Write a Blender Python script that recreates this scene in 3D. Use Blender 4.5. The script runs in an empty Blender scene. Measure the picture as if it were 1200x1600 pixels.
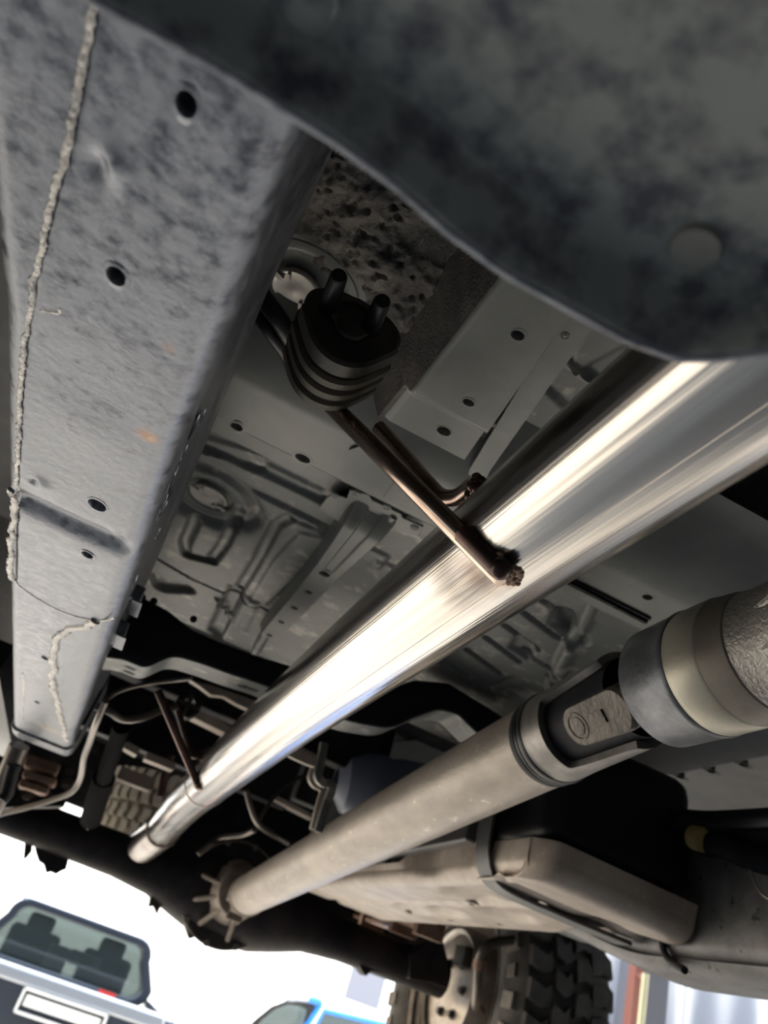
import bpy, math, random
import numpy as np
from mathutils import Vector, Matrix
random.seed(7); rng = np.random.default_rng(7)
sc = bpy.context.scene
H = 1.75                                   # camera height above the yard; the truck stands on a hoist

# ------------------------------------------------------------------ camera
F = 1200.0
_L = np.array([60 - 600, 1400 - 800, F]); _r = math.radians(20)
_d = np.array([math.cos(_r), math.sin(_r), 0.0])
T = _d - (_d @ _L) / (_L @ _L) * _L
L = _L / np.linalg.norm(_L); T = T / np.linalg.norm(T); U = np.cross(T, L)
if U[1] > 0: U = -U
cam = bpy.data.objects.new('camera', bpy.data.cameras.new('camera')); sc.collection.objects.link(cam)
_m = Matrix(((T[0], -T[1], -T[2]), (L[0], -L[1], -L[2]), (U[0], -U[1], -U[2])))
cam.matrix_world = Matrix.Translation((0, 0, H)) @ _m.to_4x4()
cam.data.sensor_fit = 'VERTICAL'; cam.data.sensor_height = 36; cam.data.lens = 36 * F / 1600
cam.data.clip_start = 0.02; cam.data.clip_end = 400
cam.data.dof.use_dof = True; cam.data.dof.focus_distance = 0.50; cam.data.dof.aperture_fstop = 9.0
sc.camera = cam

# ------------------------------------------------------------------ sky, sun, exposure
w = bpy.data.worlds.new('sky'); sc.world = w; w.use_nodes = True
nt = w.node_tree; bg = nt.nodes['Background']
tc = nt.nodes.new('ShaderNodeTexCoord'); sep = nt.nodes.new('ShaderNodeSeparateXYZ')
rp = nt.nodes.new('ShaderNodeValToRGB')
rp.color_ramp.elements[0].position = 0.0; rp.color_ramp.elements[0].color = (1.0, .97, .91, 1)
rp.color_ramp.elements[1].position = 0.6; rp.color_ramp.elements[1].color = (.72, .84, 1.0, 1)
nt.links.new(tc.outputs['Generated'], sep.inputs[0]); nt.links.new(sep.outputs['Z'], rp.inputs[0])
nt.links.new(rp.outputs[0], bg.inputs['Color']); bg.inputs['Strength'].default_value = 2.2
sun = bpy.data.objects.new('sun', bpy.data.lights.new('sun', 'SUN')); sc.collection.objects.link(sun)
sun.data.energy = 5.5; sun.data.angle = math.radians(0.6); sun.data.color = (1.0, .93, .82)
sun.rotation_euler = Vector((0.42, 0.15, 0.87)).to_track_quat('Z', 'Y').to_euler()
sc.view_settings.view_transform = 'Standard'; sc.view_settings.look = 'None'
sc.view_settings.gamma = 1.0; sc.view_settings.exposure = 1.05
sc.view_settings.use_curve_mapping = False

# ------------------------------------------------------------------ helpers
def ray(px, py):
    v = np.array([px - 600, py - 800, F]); return np.array([v @ T, v @ L, v @ U])
def at(px, py, X=None, Y=None, Z=None):
    """point on a real plane of the truck (x right, y rearward, z up from the lens)"""
    r = ray(px, py)
    k = X / r[0] if X is not None else (Y / r[1] if Y is not None else Z / r[2])
    return r * k
def tag(o, label=None, cat=None, group=None, kind=None):
    if label: o['label'] = label
    if cat: o['category'] = cat
    if group: o['group'] = group
    if kind: o['kind'] = kind
    return o
WPOS = {}
def empty(name, loc, label=None, cat=None, group=None, parent=None, kind=None):
    o = bpy.data.objects.new(name, None); sc.collection.objects.link(o); o.empty_display_size = .05
    p = np.array(loc, float); WPOS[o.name] = p
    if parent is not None: o.parent = parent; o.location = p - WPOS[parent.name]
    else: o.location = p + (0, 0, H)
    return tag(o, label, cat, group, kind)
def unit(v): v = np.array(v, float); return v / (np.linalg.norm(v) + 1e-12)
def basis(d):
    d = unit(d); a = np.array([0, 0, 1.0]) if abs(d[2]) < .9 else np.array([0, 1.0, 0])
    u = unit(np.cross(a, d)); return u, np.cross(d, u)
def smooth_path(pts, n=6):
    P = [np.array(p, float) for p in pts]
    if len(P) < 3: return P
    Q = [2*P[0]-P[1]] + P + [2*P[-1]-P[-2]]; out = []
    for i in range(1, len(Q)-2):
        for k in range(n):
            t = k / n; a, b, c, d = Q[i-1], Q[i], Q[i+1], Q[i+2]
            out.append(.5*((2*b)+(c-a)*t+(2*a-5*b+4*c-d)*t*t+(-a+3*b-3*c+d)*t**3))
    out.append(P[-1]); return out
class MB:
    def __init__(s): s.v = []; s.f = []
    def add(s, vs, fs):
        o = len(s.v); s.v += [tuple(map(float, p)) for p in vs]; s.f += [tuple(i+o for i in f) for f in fs]; return s
    def box(s, c, sz, R=None, taper=1.0):
        vs = []
        for z in (-.5, .5):
            k = taper if z > 0 else 1
            for x, y in ((-.5,-.5),(.5,-.5),(.5,.5),(-.5,.5)): vs.append((x*sz[0]*k, y*sz[1]*k, z*sz[2]))
        if R is not None: vs = [tuple(R @ Vector(p)) for p in vs]
        vs = [np.array(p)+np.array(c) for p in vs]
        return s.add(vs, [(0,3,2,1),(4,5,6,7),(0,1,5,4),(1,2,6,5),(2,3,7,6),(3,0,4,7)])
    def tube(s, pts, r, seg=12, sm=0, cap=True):
        P = smooth_path(pts, sm) if sm else [np.array(p, float) for p in pts]
        R = r if hasattr(r, '__len__') else [r]*len(P)
        if len(R) != len(P): R = np.interp(np.linspace(0, 1, len(P)), np.linspace(0, 1, len(R)), R)
        vs = []; fs = []; u = None
        for i, p in enumerate(P):
            d = unit(P[min(i+1, len(P)-1)] - P[max(i-1, 0)])
            if u is None: u, v = basis(d)
            else: u = unit(u - (u@d)*d); v = np.cross(d, u)
            for k in range(seg):
                a = 2*math.pi*k/seg; vs.append(p + R[i]*(math.cos(a)*u + math.sin(a)*v))
        for i in range(len(P)-1):
            for k in range(seg):
                a = i*seg+k; b = i*seg+(k+1) % seg; fs.append((a, b, b+seg, a+seg))
        if cap: fs.append(tuple(range(seg-1, -1, -1))); fs.append(tuple((len(P)-1)*seg+k for k in range(seg)))
        return s.add(vs, fs)
    def lathe(s, p0, ax, prof, seg=64, a0=0, a1=360, u=None):
        """prof: (distance along axis, radius)"""
        ax = unit(ax); p0 = np.array(p0, float)
        if u is None: u, v = basis(ax)
        else: u = unit(np.array(u)-(np.array(u)@ax)*ax); v = np.cross(ax, u)
        full = abs(a1-a0) >= 359.9; n = seg if full else seg+1; vs = []; fs = []
        for t, r in prof:
            for k in range(n):
                a = math.radians(a0 + (a1-a0)*k/seg); vs.append(p0+t*ax+r*(math.cos(a)*u+math.sin(a)*v))
        for i in range(len(prof)-1):
            for k in range(seg):
                a = i*n+k; b = i*n+((k+1) % n); fs.append((a, b, b+n, a+n))
        return s.add(vs, fs)
    def grid(s, P):
        nu, nv = P.shape[:2]; o = len(s.v)
        s.v += [tuple(p) for p in P.reshape(-1, 3).tolist()]
        i = np.arange(nu-1)[:, None]*nv + np.arange(nv-1)[None, :]; i = (i+o).ravel()
        s.f += list(zip(i.tolist(), (i+1).tolist(), (i+nv+1).tolist(), (i+nv).tolist())); return s
    def prism(s, poly, ext):
        n = len(poly); e = np.array(ext, float); P = [np.array(p, float) for p in poly]
        fs = [tuple(range(n-1, -1, -1)), tuple(range(n, 2*n))]
        for i in range(n): fs.append((i, (i+1) % n, n+(i+1) % n, n+i))
        return s.add(P+[p+e for p in P], fs)
    def ball(s, c, r, seg=12, sc_=(1,1,1)):
        prof = [(-math.cos(math.pi*k/8)*r, max(1e-4, math.sin(math.pi*k/8)*r)) for k in range(9)]
        m = MB().lathe((0,0,0), (0,0,1), prof, seg)
        return s.add([np.array(v)*np.array(sc_)+np.array(c) for v in m.v], m.f)
    def bolt(s, c, ax, r=.007, h=.006):
        ax = unit(ax); s.tube([np.array(c), np.array(c)+ax*h], r, 6)
        return s.tube([np.array(c), np.array(c)+ax*h*.25], r*1.45, 14)
    def punch(s, holes):
        """holes: (centre, normal(outward), radius_u, radius_v, u axis, depth) - real wells through the sheet"""
        V = np.array(s.v); F_ = np.array([f for f in s.f if len(f) == 4]); extra = []
        for c, n, ru, rv, u, dep in holes:
            c = np.array(c); n = unit(n); u = unit(np.array(u)-(np.array(u)@n)*n); v = np.cross(n, u)
            D = V-c; a = D@u; b = D@v; h = np.abs(D@n); near = (h < .012)
            rho = np.sqrt((a/ru)**2+(b/rv)**2)
            k = near & (rho < 1.0)
            loc = np.argsort(np.hypot(a, b)+h*5)[:4]; hit = (k[F_].any(1)) | (np.isin(F_, loc[:1]).any(1))
            if hit.any():
                FF = F_[hit].ravel(); ext = max(np.abs(a[FF]).max()/ru, np.abs(b[FF]).max()/rv)
                ex_u = max(0, np.abs(a[FF]).max()-ru)+.0006; ex_v = max(0, np.abs(b[FF]).max()-rv)+.0006
                ex_u = max(ex_u, .0012)*1.15; ex_v = max(ex_v, .0012)*1.15
                F_ = F_[~hit]
            else: ex_u = ex_v = .0015
            hm = np.median((D@n)[loc]); cc = c+n*(hm+.0002) if abs(hm) < .01 else c+n*.0002
            extra.append((cc, n, ru, rv, u, v, dep, ex_u, ex_v))
        q = MB(); q.v = s.v; q.f = [tuple(f) for f in F_.tolist()]+[f for f in s.f if len(f) != 4]
        for cc, n, ru, rv, u, v, dep, eu, ev in extra:
            N = 32; vs = []
            for (du, dv, dz) in ((eu, ev, -.0004), (eu*.9, ev*.9, 0), (.0003, .0003, .0001), (0, 0, -.0006), (-ru*.02, -rv*.02, -dep), (-ru*.99, -rv*.99, -dep)):
                for i in range(N):
                    t = 2*math.pi*i/N; vs.append(cc+n*dz+u*(ru+du)*math.cos(t)+v*(rv+dv)*math.sin(t))
            q.add(vs, [(j*N+i, j*N+(i+1) % N, (j+1)*N+(i+1) % N, (j+1)*N+i) for j in range(5) for i in range(N)])
        s.v, s.f = q.v, q.f; return s
    def build(s, name, mat, parent=None, label=None, cat=None, group=None, kind=None, sharp=35, bevel=0, solid=0, flat=False):
        V = np.array(s.v, float); lo, hi = V.min(0), V.max(0)
        c = (lo+hi)/2
        if parent is None: c[2] = lo[2]
        me = bpy.data.meshes.new(name); me.from_pydata((V-c).tolist(), [], s.f); me.update()
        if not flat:
            me.polygons.foreach_set('use_smooth', [True]*len(me.polygons)); me.set_sharp_from_angle(angle=math.radians(sharp))
        if mat: me.materials.append(mat)
        o = bpy.data.objects.new(name, me); sc.collection.objects.link(o); WPOS[o.name] = c
        if parent is not None: o.parent = parent; o.location = c - WPOS[parent.name]
        else: o.location = c + (0, 0, H)
        if solid:
            m = o.modifiers.new('solid', 'SOLIDIFY'); m.thickness = solid; m.offset = 0
        if bevel:
            m = o.modifiers.new('bevel', 'BEVEL'); m.width = bevel; m.segments = 3; m.limit_method = 'ANGLE'; m.angle_limit = math.radians(40)
            m.harden_normals = True
        return tag(o, label, cat, group, kind)
def copy_tree(o, parent=None, top=True):
    c = o.copy(); sc.collection.objects.link(c); c.parent = parent
    for ch in list(o.children): copy_tree(ch, c, False)
    return c
def sstep(a, b, x): t = np.clip((x-a)/(b-a), 0, 1); return t*t*(3-2*t)
def vnoise(x, y, s, seed=0):
    """value noise on arrays"""
    r = np.random.default_rng(seed); G = r.random((64, 64)); x = x*s; y = y*s
    i = np.floor(x).astype(int); j = np.floor(y).astype(int); fx = x-i; fy = y-j
    fx = fx*fx*(3-2*fx); fy = fy*fy*(3-2*fy); g = lambda a, b: G[a % 64, b % 64]
    return (g(i,j)*(1-fx)+g(i+1,j)*fx)*(1-fy)+(g(i,j+1)*(1-fx)+g(i+1,j+1)*fx)*fy
def segdist(X, Y, pts):
    D = np.full(X.shape, 9.0)
    for (x0, y0), (x1, y1) in zip(pts[:-1], pts[1:]):
        dx, dy = x1-x0, y1-y0; t = np.clip(((X-x0)*dx+(Y-y0)*dy)/(dx*dx+dy*dy+1e-12), 0, 1)
        D = np.minimum(D, np.hypot(X-x0-t*dx, Y-y0-t*dy))
    return D

# ------------------------------------------------------------------ materials
def mat(name, col, rough=.5, metal=0., col2=None, nscale=30, lo=.4, hi=.6, col3=None, n3=8, lo3=.55, hi3=.7, bump=0., bscale=200,
        stretch=(1,1,1), rough2=None, spec=.5, coat=0., emit=None, estr=0, aniso=0, detail=5, spots=(), bdist=.002):
    m = bpy.data.materials.new(name); m.use_nodes = True; n = m.node_tree; b = n.nodes['Principled BSDF']
    b.inputs['Roughness'].default_value = rough; b.inputs['Metallic'].default_value = metal
    b.inputs['Specular IOR Level'].default_value = spec; b.inputs['Coat Weight'].default_value = coat
    b.inputs['Base Color'].default_value = (*col, 1)
    g = n.nodes.new('ShaderNodeNewGeometry'); mp = n.nodes.new('ShaderNodeMapping'); mp.inputs['Scale'].default_value = stretch
    n.links.new(g.outputs['Position'], mp.inputs[0])
    def noise(s, det=5):
        t = n.nodes.new('ShaderNodeTexNoise'); t.inputs['Scale'].default_value = s; t.inputs['Detail'].default_value = det
        t.inputs['Roughness'].default_value = .6; n.links.new(mp.outputs[0], t.inputs['Vector']); return t.outputs['Fac']
    def ramp(src, a, bb):
        r = n.nodes.new('ShaderNodeMapRange'); r.inputs['From Min'].default_value = a; r.inputs['From Max'].default_value = bb
        n.links.new(src, r.inputs['Value']); return r.outputs[0]
    cur = None
    if col2:
        mx = n.nodes.new('ShaderNodeMix'); mx.data_type = 'RGBA'; mx.inputs[6].default_value = (*col, 1); mx.inputs[7].default_value = (*col2, 1)
        f = ramp(noise(nscale, detail), lo, hi); n.links.new(f, mx.inputs[0]); cur = mx.outputs[2]
        if rough2 is not None:
            rr = n.nodes.new('ShaderNodeMapRange'); rr.inputs['To Min'].default_value = rough; rr.inputs['To Max'].default_value = rough2
            n.links.new(f, rr.inputs['Value']); n.links.new(rr.outputs[0], b.inputs['Roughness'])
    if col3:
        mx = n.nodes.new('ShaderNodeMix'); mx.data_type = 'RGBA'
        if cur: n.links.new(cur, mx.inputs[6])
        else: mx.inputs[6].default_value = (*col, 1)
        mx.inputs[7].default_value = (*col3, 1); n.links.new(ramp(noise(n3), lo3, hi3), mx.inputs[0]); cur = mx.outputs[2]
    for pos, rad, scol, amt in spots:
        nz = noise(45, 2); vm = n.nodes.new('ShaderNodeVectorMath'); vm.operation = 'DISTANCE'; n.links.new(g.outputs['Position'], vm.inputs[0])
        vm.inputs[1].default_value = (pos[0], pos[1], pos[2]+H)
        ma = n.nodes.new('ShaderNodeMath'); ma.operation = 'MULTIPLY_ADD'; n.links.new(nz, ma.inputs[0]); ma.inputs[1].default_value = rad*1.4; n.links.new(vm.outputs['Value'], ma.inputs[2])
        r_ = n.nodes.new('ShaderNodeMapRange'); r_.inputs['From Min'].default_value = rad*1.7; r_.inputs['From Max'].default_value = rad*.9; r_.inputs['To Max'].default_value = amt
        n.links.new(ma.outputs[0], r_.inputs['Value'])
        mx = n.nodes.new('ShaderNodeMix'); mx.data_type = 'RGBA'; n.links.new(r_.outputs[0], mx.inputs[0])
        if cur: n.links.new(cur, mx.inputs[6])
        else: mx.inputs[6].default_value = (*col, 1)
        mx.inputs[7].default_value = (*scol, 1); cur = mx.outputs[2]
    if cur: n.links.new(cur, b.inputs['Base Color'])
    if bump:
        bp = n.nodes.new('ShaderNodeBump'); bp.inputs['Strength'].default_value = bump; bp.inputs['Distance'].default_value = bdist
        n.links.new(noise(bscale, 4), bp.inputs['Height']); n.links.new(bp.outputs[0], b.inputs['Normal'])
    if emit: b.inputs['Emission Color'].default_value = (*emit, 1); b.inputs['Emission Strength'].default_value = estr
    m['mp'] = 1
    return m
M = {}
M['frame'] = mat('frame_paint', (.080,.087,.108), .30, .65, col2=(.225,.24,.27), nscale=95, lo=.34, hi=.56, bump=.2, bscale=160, rough2=.48, spots=[(at(228,682,Z=.22),.008,(.34,.20,.12),.8),(at(262,545,Z=.22),.006,(.32,.21,.14),.6),(at(78,1140,Z=.22),.03,(.36,.27,.22),.6)])
M['plate'] = mat('crossmember_paint', (.06,.065,.085), .48, .15, col2=(.24,.26,.255), nscale=75, lo=.34, hi=.56, bump=.15, bscale=140)
M['body'] = mat('underbody_paint', (.15,.157,.152), .45, .1, col2=(.20,.207,.20), nscale=12, lo=.35, hi=.65, col3=(.44,.41,.37), n3=26, lo3=.55, hi3=.66, bump=.12, bscale=260)
M['body_dark'] = mat('underbody_paint_dark', (.085,.088,.09), .5, .1, col2=(.12,.12,.12), nscale=14, bump=.12, bscale=200)
M['beam'] = mat('beam_paint', (.175,.183,.175), .42, .1, col2=(.215,.22,.21), nscale=16, bump=.08, bscale=300)
M['underseal'] = mat('underseal', (.06,.062,.066), .6, 0, col2=(.24,.215,.19), nscale=16, lo=.38, hi=.62, bump=.9, bscale=420)
M['black'] = mat('black_paint', (.008,.009,.013), .6, 0, bump=.1, bscale=150, spec=.25)
M['black2'] = mat('black_steel', (.010,.010,.012), .55, .1, spec=.3, col2=(.045,.04,.04), nscale=20, lo=.5, hi=.8, bump=.2, bscale=120)
M['matblack'] = mat('matt_black', (.006,.006,.008), .9, 0, spec=.1)
M['rubber'] = mat('rubber', (.018,.017,.016), .38, 0, col2=(.09,.075,.055), nscale=18, lo=.45, hi=.75, rough2=.6)
M['rubber_rib'] = mat('dusty_rubber', (.10,.085,.062), .5, 0, col2=(.04,.035,.03), nscale=22)
M['steel'] = mat('stainless', (.47,.445,.41), .15, 1, col2=(.39,.375,.36), nscale=3, lo=.3, hi=.7, stretch=(60,.25,60), rough2=.26, bump=1.0, bscale=1.5, bdist=.0009, detail=2, spots=[((.142,.36,.222),.020,(.13,.08,.06),.8),((.150,.345,.214),.011,(.20,.09,.05),.9),((.139,.385,.235),.030,(.07,.055,.05),.85)])  # dark spots: soot and heat tint by the welds, partly painted-in rod reflection
M['tip'] = mat('tip_steel', (.22,.205,.195), .24, 1, col2=(.12,.09,.085), nscale=12)
M['rod'] = mat('hanger_rod', (.20,.13,.10), .2, 1, col2=(.42,.34,.28), nscale=9, lo=.42, hi=.62)
M['rod2'] = mat('hanger_rod_rear', (.06,.04,.035), .35, .8, col2=(.16,.09,.07), nscale=12)
M['weld'] = mat('weld_bead', (.38,.33,.27), .38, .7, col2=(.16,.09,.06), nscale=60, bump=.5, bscale=300)
M['railweld'] = mat('seam_weld', (.45,.43,.40), .38, .6, col2=(.24,.235,.23), nscale=60, bump=.6, bscale=260)
M['shaft'] = mat('shaft_paint', (.29,.25,.215), .45, .35, col2=(.39,.34,.285), nscale=24, lo=.36, hi=.62, col3=(.60,.55,.47), n3=80, lo3=.635, hi3=.70, bump=.4, bscale=110, stretch=(1,.45,1))
M['yoke'] = mat('forged_yoke', (.17,.16,.15), .42, .6, col2=(.28,.26,.24), nscale=25, bump=.2, bscale=160)
M['cup'] = mat('bearing_cup', (.05,.042,.035), .4, .5, col2=(.09,.075,.062), nscale=30, bump=.5, bscale=160)
M['shield'] = mat('dust_shield', (.07,.075,.085), .4, .5, col2=(.17,.18,.20), nscale=30, lo=.4, hi=.7, bump=.2, bscale=200)
M['tan'] = mat('zinc_ring', (.44,.41,.33), .38, .35, col2=(.34,.30,.23), nscale=26, lo=.45, hi=.7, bump=.12, bscale=200)
M['castbrown'] = mat('brown_collar', (.19,.165,.135), .45, .3, col2=(.25,.22,.18), nscale=30)
M['alu'] = mat('cast_aluminium', (.36,.34,.31), .42, .6, col2=(.27,.25,.23), nscale=30, bump=.7, bscale=260)
M['skid'] = mat('dusty_guard', (.36,.295,.245), .48, .15, col2=(.56,.48,.40), nscale=10, lo=.35, hi=.65, col3=(.6,.54,.45), n3=80, lo3=.63, hi3=.70, bump=.2, bscale=140)
M['rail_r'] = mat('right_rail_paint', (.075,.075,.075), .45, .3, col2=(.12,.12,.12), nscale=20, col3=(.02,.02,.02), n3=50, lo3=.62, hi3=.66, bump=.1)
M['plastic'] = mat('black_plastic', (.008,.009,.012), .4, spec=.35)
M['shieldpaint'] = mat('shield_paint', (.36,.35,.33), .5)
M['bluish'] = mat('grey_plastic', (.30,.33,.42), .4)
M['tyre'] = mat('tyre', (.055,.052,.047), .75, 0, col2=(.09,.084,.074), nscale=25, bump=.2, bscale=200)
M['tyre_side'] = mat('tyre_side_lit', (.15,.135,.115), .75, 0, col2=(.22,.20,.17), nscale=30)  # lighter than the tyre; light on the sidewall lugs is painted in
M['tyre_lit'] = mat('tyre_lit', (.42,.38,.31), .8, 0, col2=(.55,.50,.41), nscale=25)  # pale tone puts the light on the spare tyre into the colour
M['rimsteel'] = mat('wheel_steel', (.40,.37,.33), .35, .5, col2=(.28,.25,.22), nscale=14)
M['rust'] = mat('rusty_spring', (.20,.11,.075), .6, .2, col2=(.30,.19,.13), nscale=30)
M['line'] = mat('brake_line', (.15,.13,.11), .35, .6)
M['axle'] = mat('axle_paint', (.014,.012,.014), .6, .0, spec=.3, col2=(.035,.028,.027), nscale=12, bump=.2, bscale=80)
M['plugmat'] = mat('plug_paint', (.20,.205,.19), .5)
M['disc'] = mat('plug_metal', (.50,.48,.44), .4, .4, col2=(.40,.38,.35), nscale=30)
M['concrete'] = mat('concrete', (.52,.46,.38), .8, 0, col2=(.58,.52,.44), nscale=1.2, bump=.2, bscale=30)
M['castlight'] = mat('dusty_casting', (.24,.195,.16), .5, .3, col2=(.34,.28,.23), nscale=25)
M['shopfloor'] = mat('workshop_floor', (.13,.123,.115), .5, 0, col2=(.17,.165,.155), nscale=1.5)
M['carpaint'] = mat('pickup_paint', (.04,.048,.065), .3, .4, coat=.6)
M['silverpaint'] = mat('pickup_top_paint', (.34,.37,.42), .3, .5, coat=.6)
M['bluepaint'] = mat('blue_paint', (.01,.22,.75), .25, .1, coat=.8)
M['glass'] = mat('car_glass', (.10,.13,.13), .05, 0); M['glass'].node_tree.nodes['Principled BSDF'].inputs['Transmission Weight'].default_value = .8
M['seat'] = mat('seat_cloth', (.05,.052,.06), .8)
M['seatlight'] = mat('seat_cover', (.55,.58,.55), .8)
M['white'] = mat('white_paint', (.75,.75,.72), .5)
M['red'] = mat('red_lens', (.6,.03,.02), .3)
M['redpost'] = mat('red_oxide_post', (.32,.12,.09), .6)
M['wall'] = mat('wall_paint', (.52,.55,.62), .6, 0, col2=(.56,.58,.64), nscale=2)
M['tanwall'] = mat('tan_render', (.62,.46,.30), .8)
M['wallgrey'] = mat('grey_wall_paint', (.17,.18,.22), .7)
M['yellowtube'] = mat('yellow_white_pipe', (.80,.76,.48), .4)
M['tyreblack'] = mat('far_tyre', (.02,.02,.02), .8)
M['yellow'] = mat('yellow_tape', (.35,.27,.10), .6)

# ------------------------------------------------------------------ setting
g = MB(); g.box((0, 46.8, -H-.05), (160, 88, .1)); tag(g.build('yard_floor', M['concrete'], flat=True), kind='structure')
g = MB(); g.box((0, -3.2, -H-.05), (14, 12, .1)); tag(g.build('floor', M['shopfloor'], flat=True), kind='structure')
g = MB(); g.box((0, -3.6, 3.0), (14, 12.8, .1)); tag(g.build('shade_ceiling', M['wallgrey'], flat=True), kind='structure')  # out-of-view roof, added to keep the floor and forward faces dark
g = MB(); g.box((-7, -4.1, .6), (.1, 10.2, 4.8)); tag(g.build('shade_wall_left', M['wallgrey'], flat=True), kind='structure')  # unseen wall, added to cut side light at the front
g = MB(); g.box((7, -4.6, .6), (.1, 9.2, 4.8)); tag(g.build('shade_wall_right', M['wallgrey'], flat=True), kind='structure')  # also unseen; put in to close off light from the right front
g = MB(); g.box((0, -9.2, .6), (14, .1, 4.8)); tag(g.build('shade_wall_back', M['wallgrey'], flat=True), kind='structure')  # unseen wall, put in so that forward-facing surfaces stay dark
g = MB(); xs = np.arange(2.45, 7.2, .04); P = np.zeros((len(xs), 2, 3))
P[:, :, 0] = xs[:, None]; P[:, :, 1] = 4.2 + (.03*np.sin(xs*9)+.015*np.sin(xs*23))[:, None]; P[:, 0, 2] = -H; P[:, 1, 2] = 1.9
m_ = MB().grid(P); tag(m_.build('wall_right', M['wall'], solid=.02), kind='structure')

nb = empty('reflector_building', (-13, 20, -H), 'unseen tan building added left of the yard for a warm reflection on the pipe', 'building')  # out of view, put in for the pipe's warm reflected band
MB().box((-13, 22, .3), (.4, 40, 4.1)).build('side_wall', M['tanwall'], nb, flat=True)
MB().box((-13, 22, 2.45), (1.2, 41, .15)).build('roof_edge', M['wallgrey'], nb, flat=True)
# ------------------------------------------------------------------ left chassis rail
def rail_in(Y): return np.interp(Y, [-.6,.27,.39,.63,.886,1.33,1.6], [-.034,-.036,-.042,-.046,-.052,-.062,-.064])
def rail_out(Y): return np.interp(Y, [-.6,.178,.34,.54,.82,1.55], [-.165,-.149,-.142,-.147,-.154,-.171])
def weld_x(Y): return np.interp(Y, [-.6,.16,.21,.29,.37,.515,.71], [-.095,-.103,-.109,-.121,-.130,-.136,-.142])
ZB, ZT = .22, .365
def rail_pt(s, Y):
    """s 0..1 round the box section: inner side top -> bottom corner -> outer corner -> outer side top"""
    xi, xo = rail_in(Y), rail_out(Y); r = .013
    L1 = ZT-ZB-r; La = r*1.57; Lb = (xi-xo)-2*r; tot = 2*L1+2*La+Lb; d = s*tot
    if d < L1: return xi, ZT-d
    d -= L1
    if d < La: a = d/r; return xi-r+r*math.cos(a), ZB+r-r*math.sin(a)
    d -= La
    if d < Lb: return xi-r-d, ZB
    d -= Lb
    if d < La: a = d/r; return xo+r-r*math.sin(a), ZB+r-r*math.cos(a)
    return xo, ZB+r+(d-La)
ys = np.arange(-.5, 1.50, .003); S = np.concatenate([np.linspace(0,.33,44), np.linspace(.333,.40,12), np.linspace(.404,.62,44), np.linspace(.625,.69,9), np.linspace(.70,1,6)])
P = np.zeros((len(S), len(ys), 3))
for j, y in enumerate(ys):
    for i, s_ in enumerate(S):
        x, z = rail_pt(s_, y); P[i, j] = (x, y, z)
X_, Y_, Z_ = P[..., 0], P[..., 1], P[..., 2]
bot = np.exp(-((Z_-ZB)/.006)**2)
wx = weld_x(Y_)
Z_ += bot*.0022*sstep(wx+.001, wx-.001, X_)*(Y_ < .72)                 # the outer channel laps over the inner one
yc = .545+.12*(X_+.05)*0
Z_ += bot*.006*np.exp(-((Y_-yc)/.013)**2)*sstep(-.145, -.13, X_)*sstep(-.046, -.062, X_)   # pressed crease
Z_ += bot*.0012*(vnoise(X_, Y_, 22, 3)-.5)
for (px, py, r_, dz) in ((156,262,.0045,.004),(172,262,.006,-.003),(54,752,.003,.003),(64,756,.006,-.002),(180,838,.004,-.002)):
    c_ = at(px, py, Z=ZB); Z_ += bot*dz*np.exp(-(((X_-c_[0])/r_)**2+((Y_-c_[1])/(r_*1.3))**2))
side = (np.abs(X_-rail_in(Y_)) < .004)
X_ -= np.where(side & (Z_ > .25) & (Z_ < .34), .003*np.clip(np.sin(Y_*0+1), 0, 1), 0)*sstep(.25,.262,Z_)*sstep(.34,.33,Z_)
rail = empty('chassis_rail', (-.1, .5, ZB), 'scratched grey steel chassis rail with weld seam, left of the polished exhaust', 'chassis rail')
mb = MB().grid(P)
hl = []
dn = (0, 0, -1); uy = (0, 1, 0)
for (px, py, a, b) in ((291,163,.0036,.0046),(181,432,.0042,.0052),(152,789,.0062,.0072),(137,866,.0045,.0052),(70,1028,.004,.006),(58,1097,.004,.0065)):
    hl.append((at(px, py, Z=ZB), dn, a, b, (1,0,0), .022))
nx = (1, 0, 0)
def side_at(px, py):
    p = at(px, py, X=-.045); p = at(px, py, X=float(rail_in(p[1]))); p[2] = max(p[2], .250); return p
for (px, py, a, b) in ((303,668,.010,.008),(321,652,.007,.004),(293,708,.008,.004),(256,770,.011,.005),(258,792,.008,.0035),(234,812,.012,.004),(230,832,.011,.004),(252,834,.008,.003),(212,868,.011,.004),(222,850,.012,.0035),(185,958,.012,.003)):
    hl.append((side_at(px, py), nx, a, b, (0,1,0), .016))
mb.punch(hl)
mb.build('rail_channel', M['frame'], rail, sharp=50)
# weld seams
def bead(pts, r, name, m, parent, j=.25, sm=10, label=None, seg=8, flatten=None):
    Q = smooth_path(pts, sm); Q2 = []
    for a, b in zip(Q[:-1], Q[1:]):
        n = max(1, int(np.linalg.norm(b-a)/(r*.9)))
        Q2 += [a+(b-a)*k/n for k in range(n)]
    Q2.append(Q[-1]); q = MB()
    jit = np.convolve(rng.normal(0, 1, len(Q2)+4), np.ones(5)/5, 'valid')
    Q2 = [p+np.array([jit[i]*r*.7, 0, 0]) for i, p in enumerate(Q2)]
    q.tube(Q2, [r*(1+rng.uniform(-j, j)) for _ in Q2], seg)
    if flatten is not None: q.v = [(x, y, flatten+(z-flatten)*.55) for x, y, z in q.v]
    return q.build(name, m, parent, label)
wy = np.linspace(-.1, .52, 20)
bead([(weld_x(y), y, ZB-.0005) for y in wy], .0015, 'weld_seam', M['railweld'], rail, flatten=ZB, label='long pale ragged weld bead along the rail underside')
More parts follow.
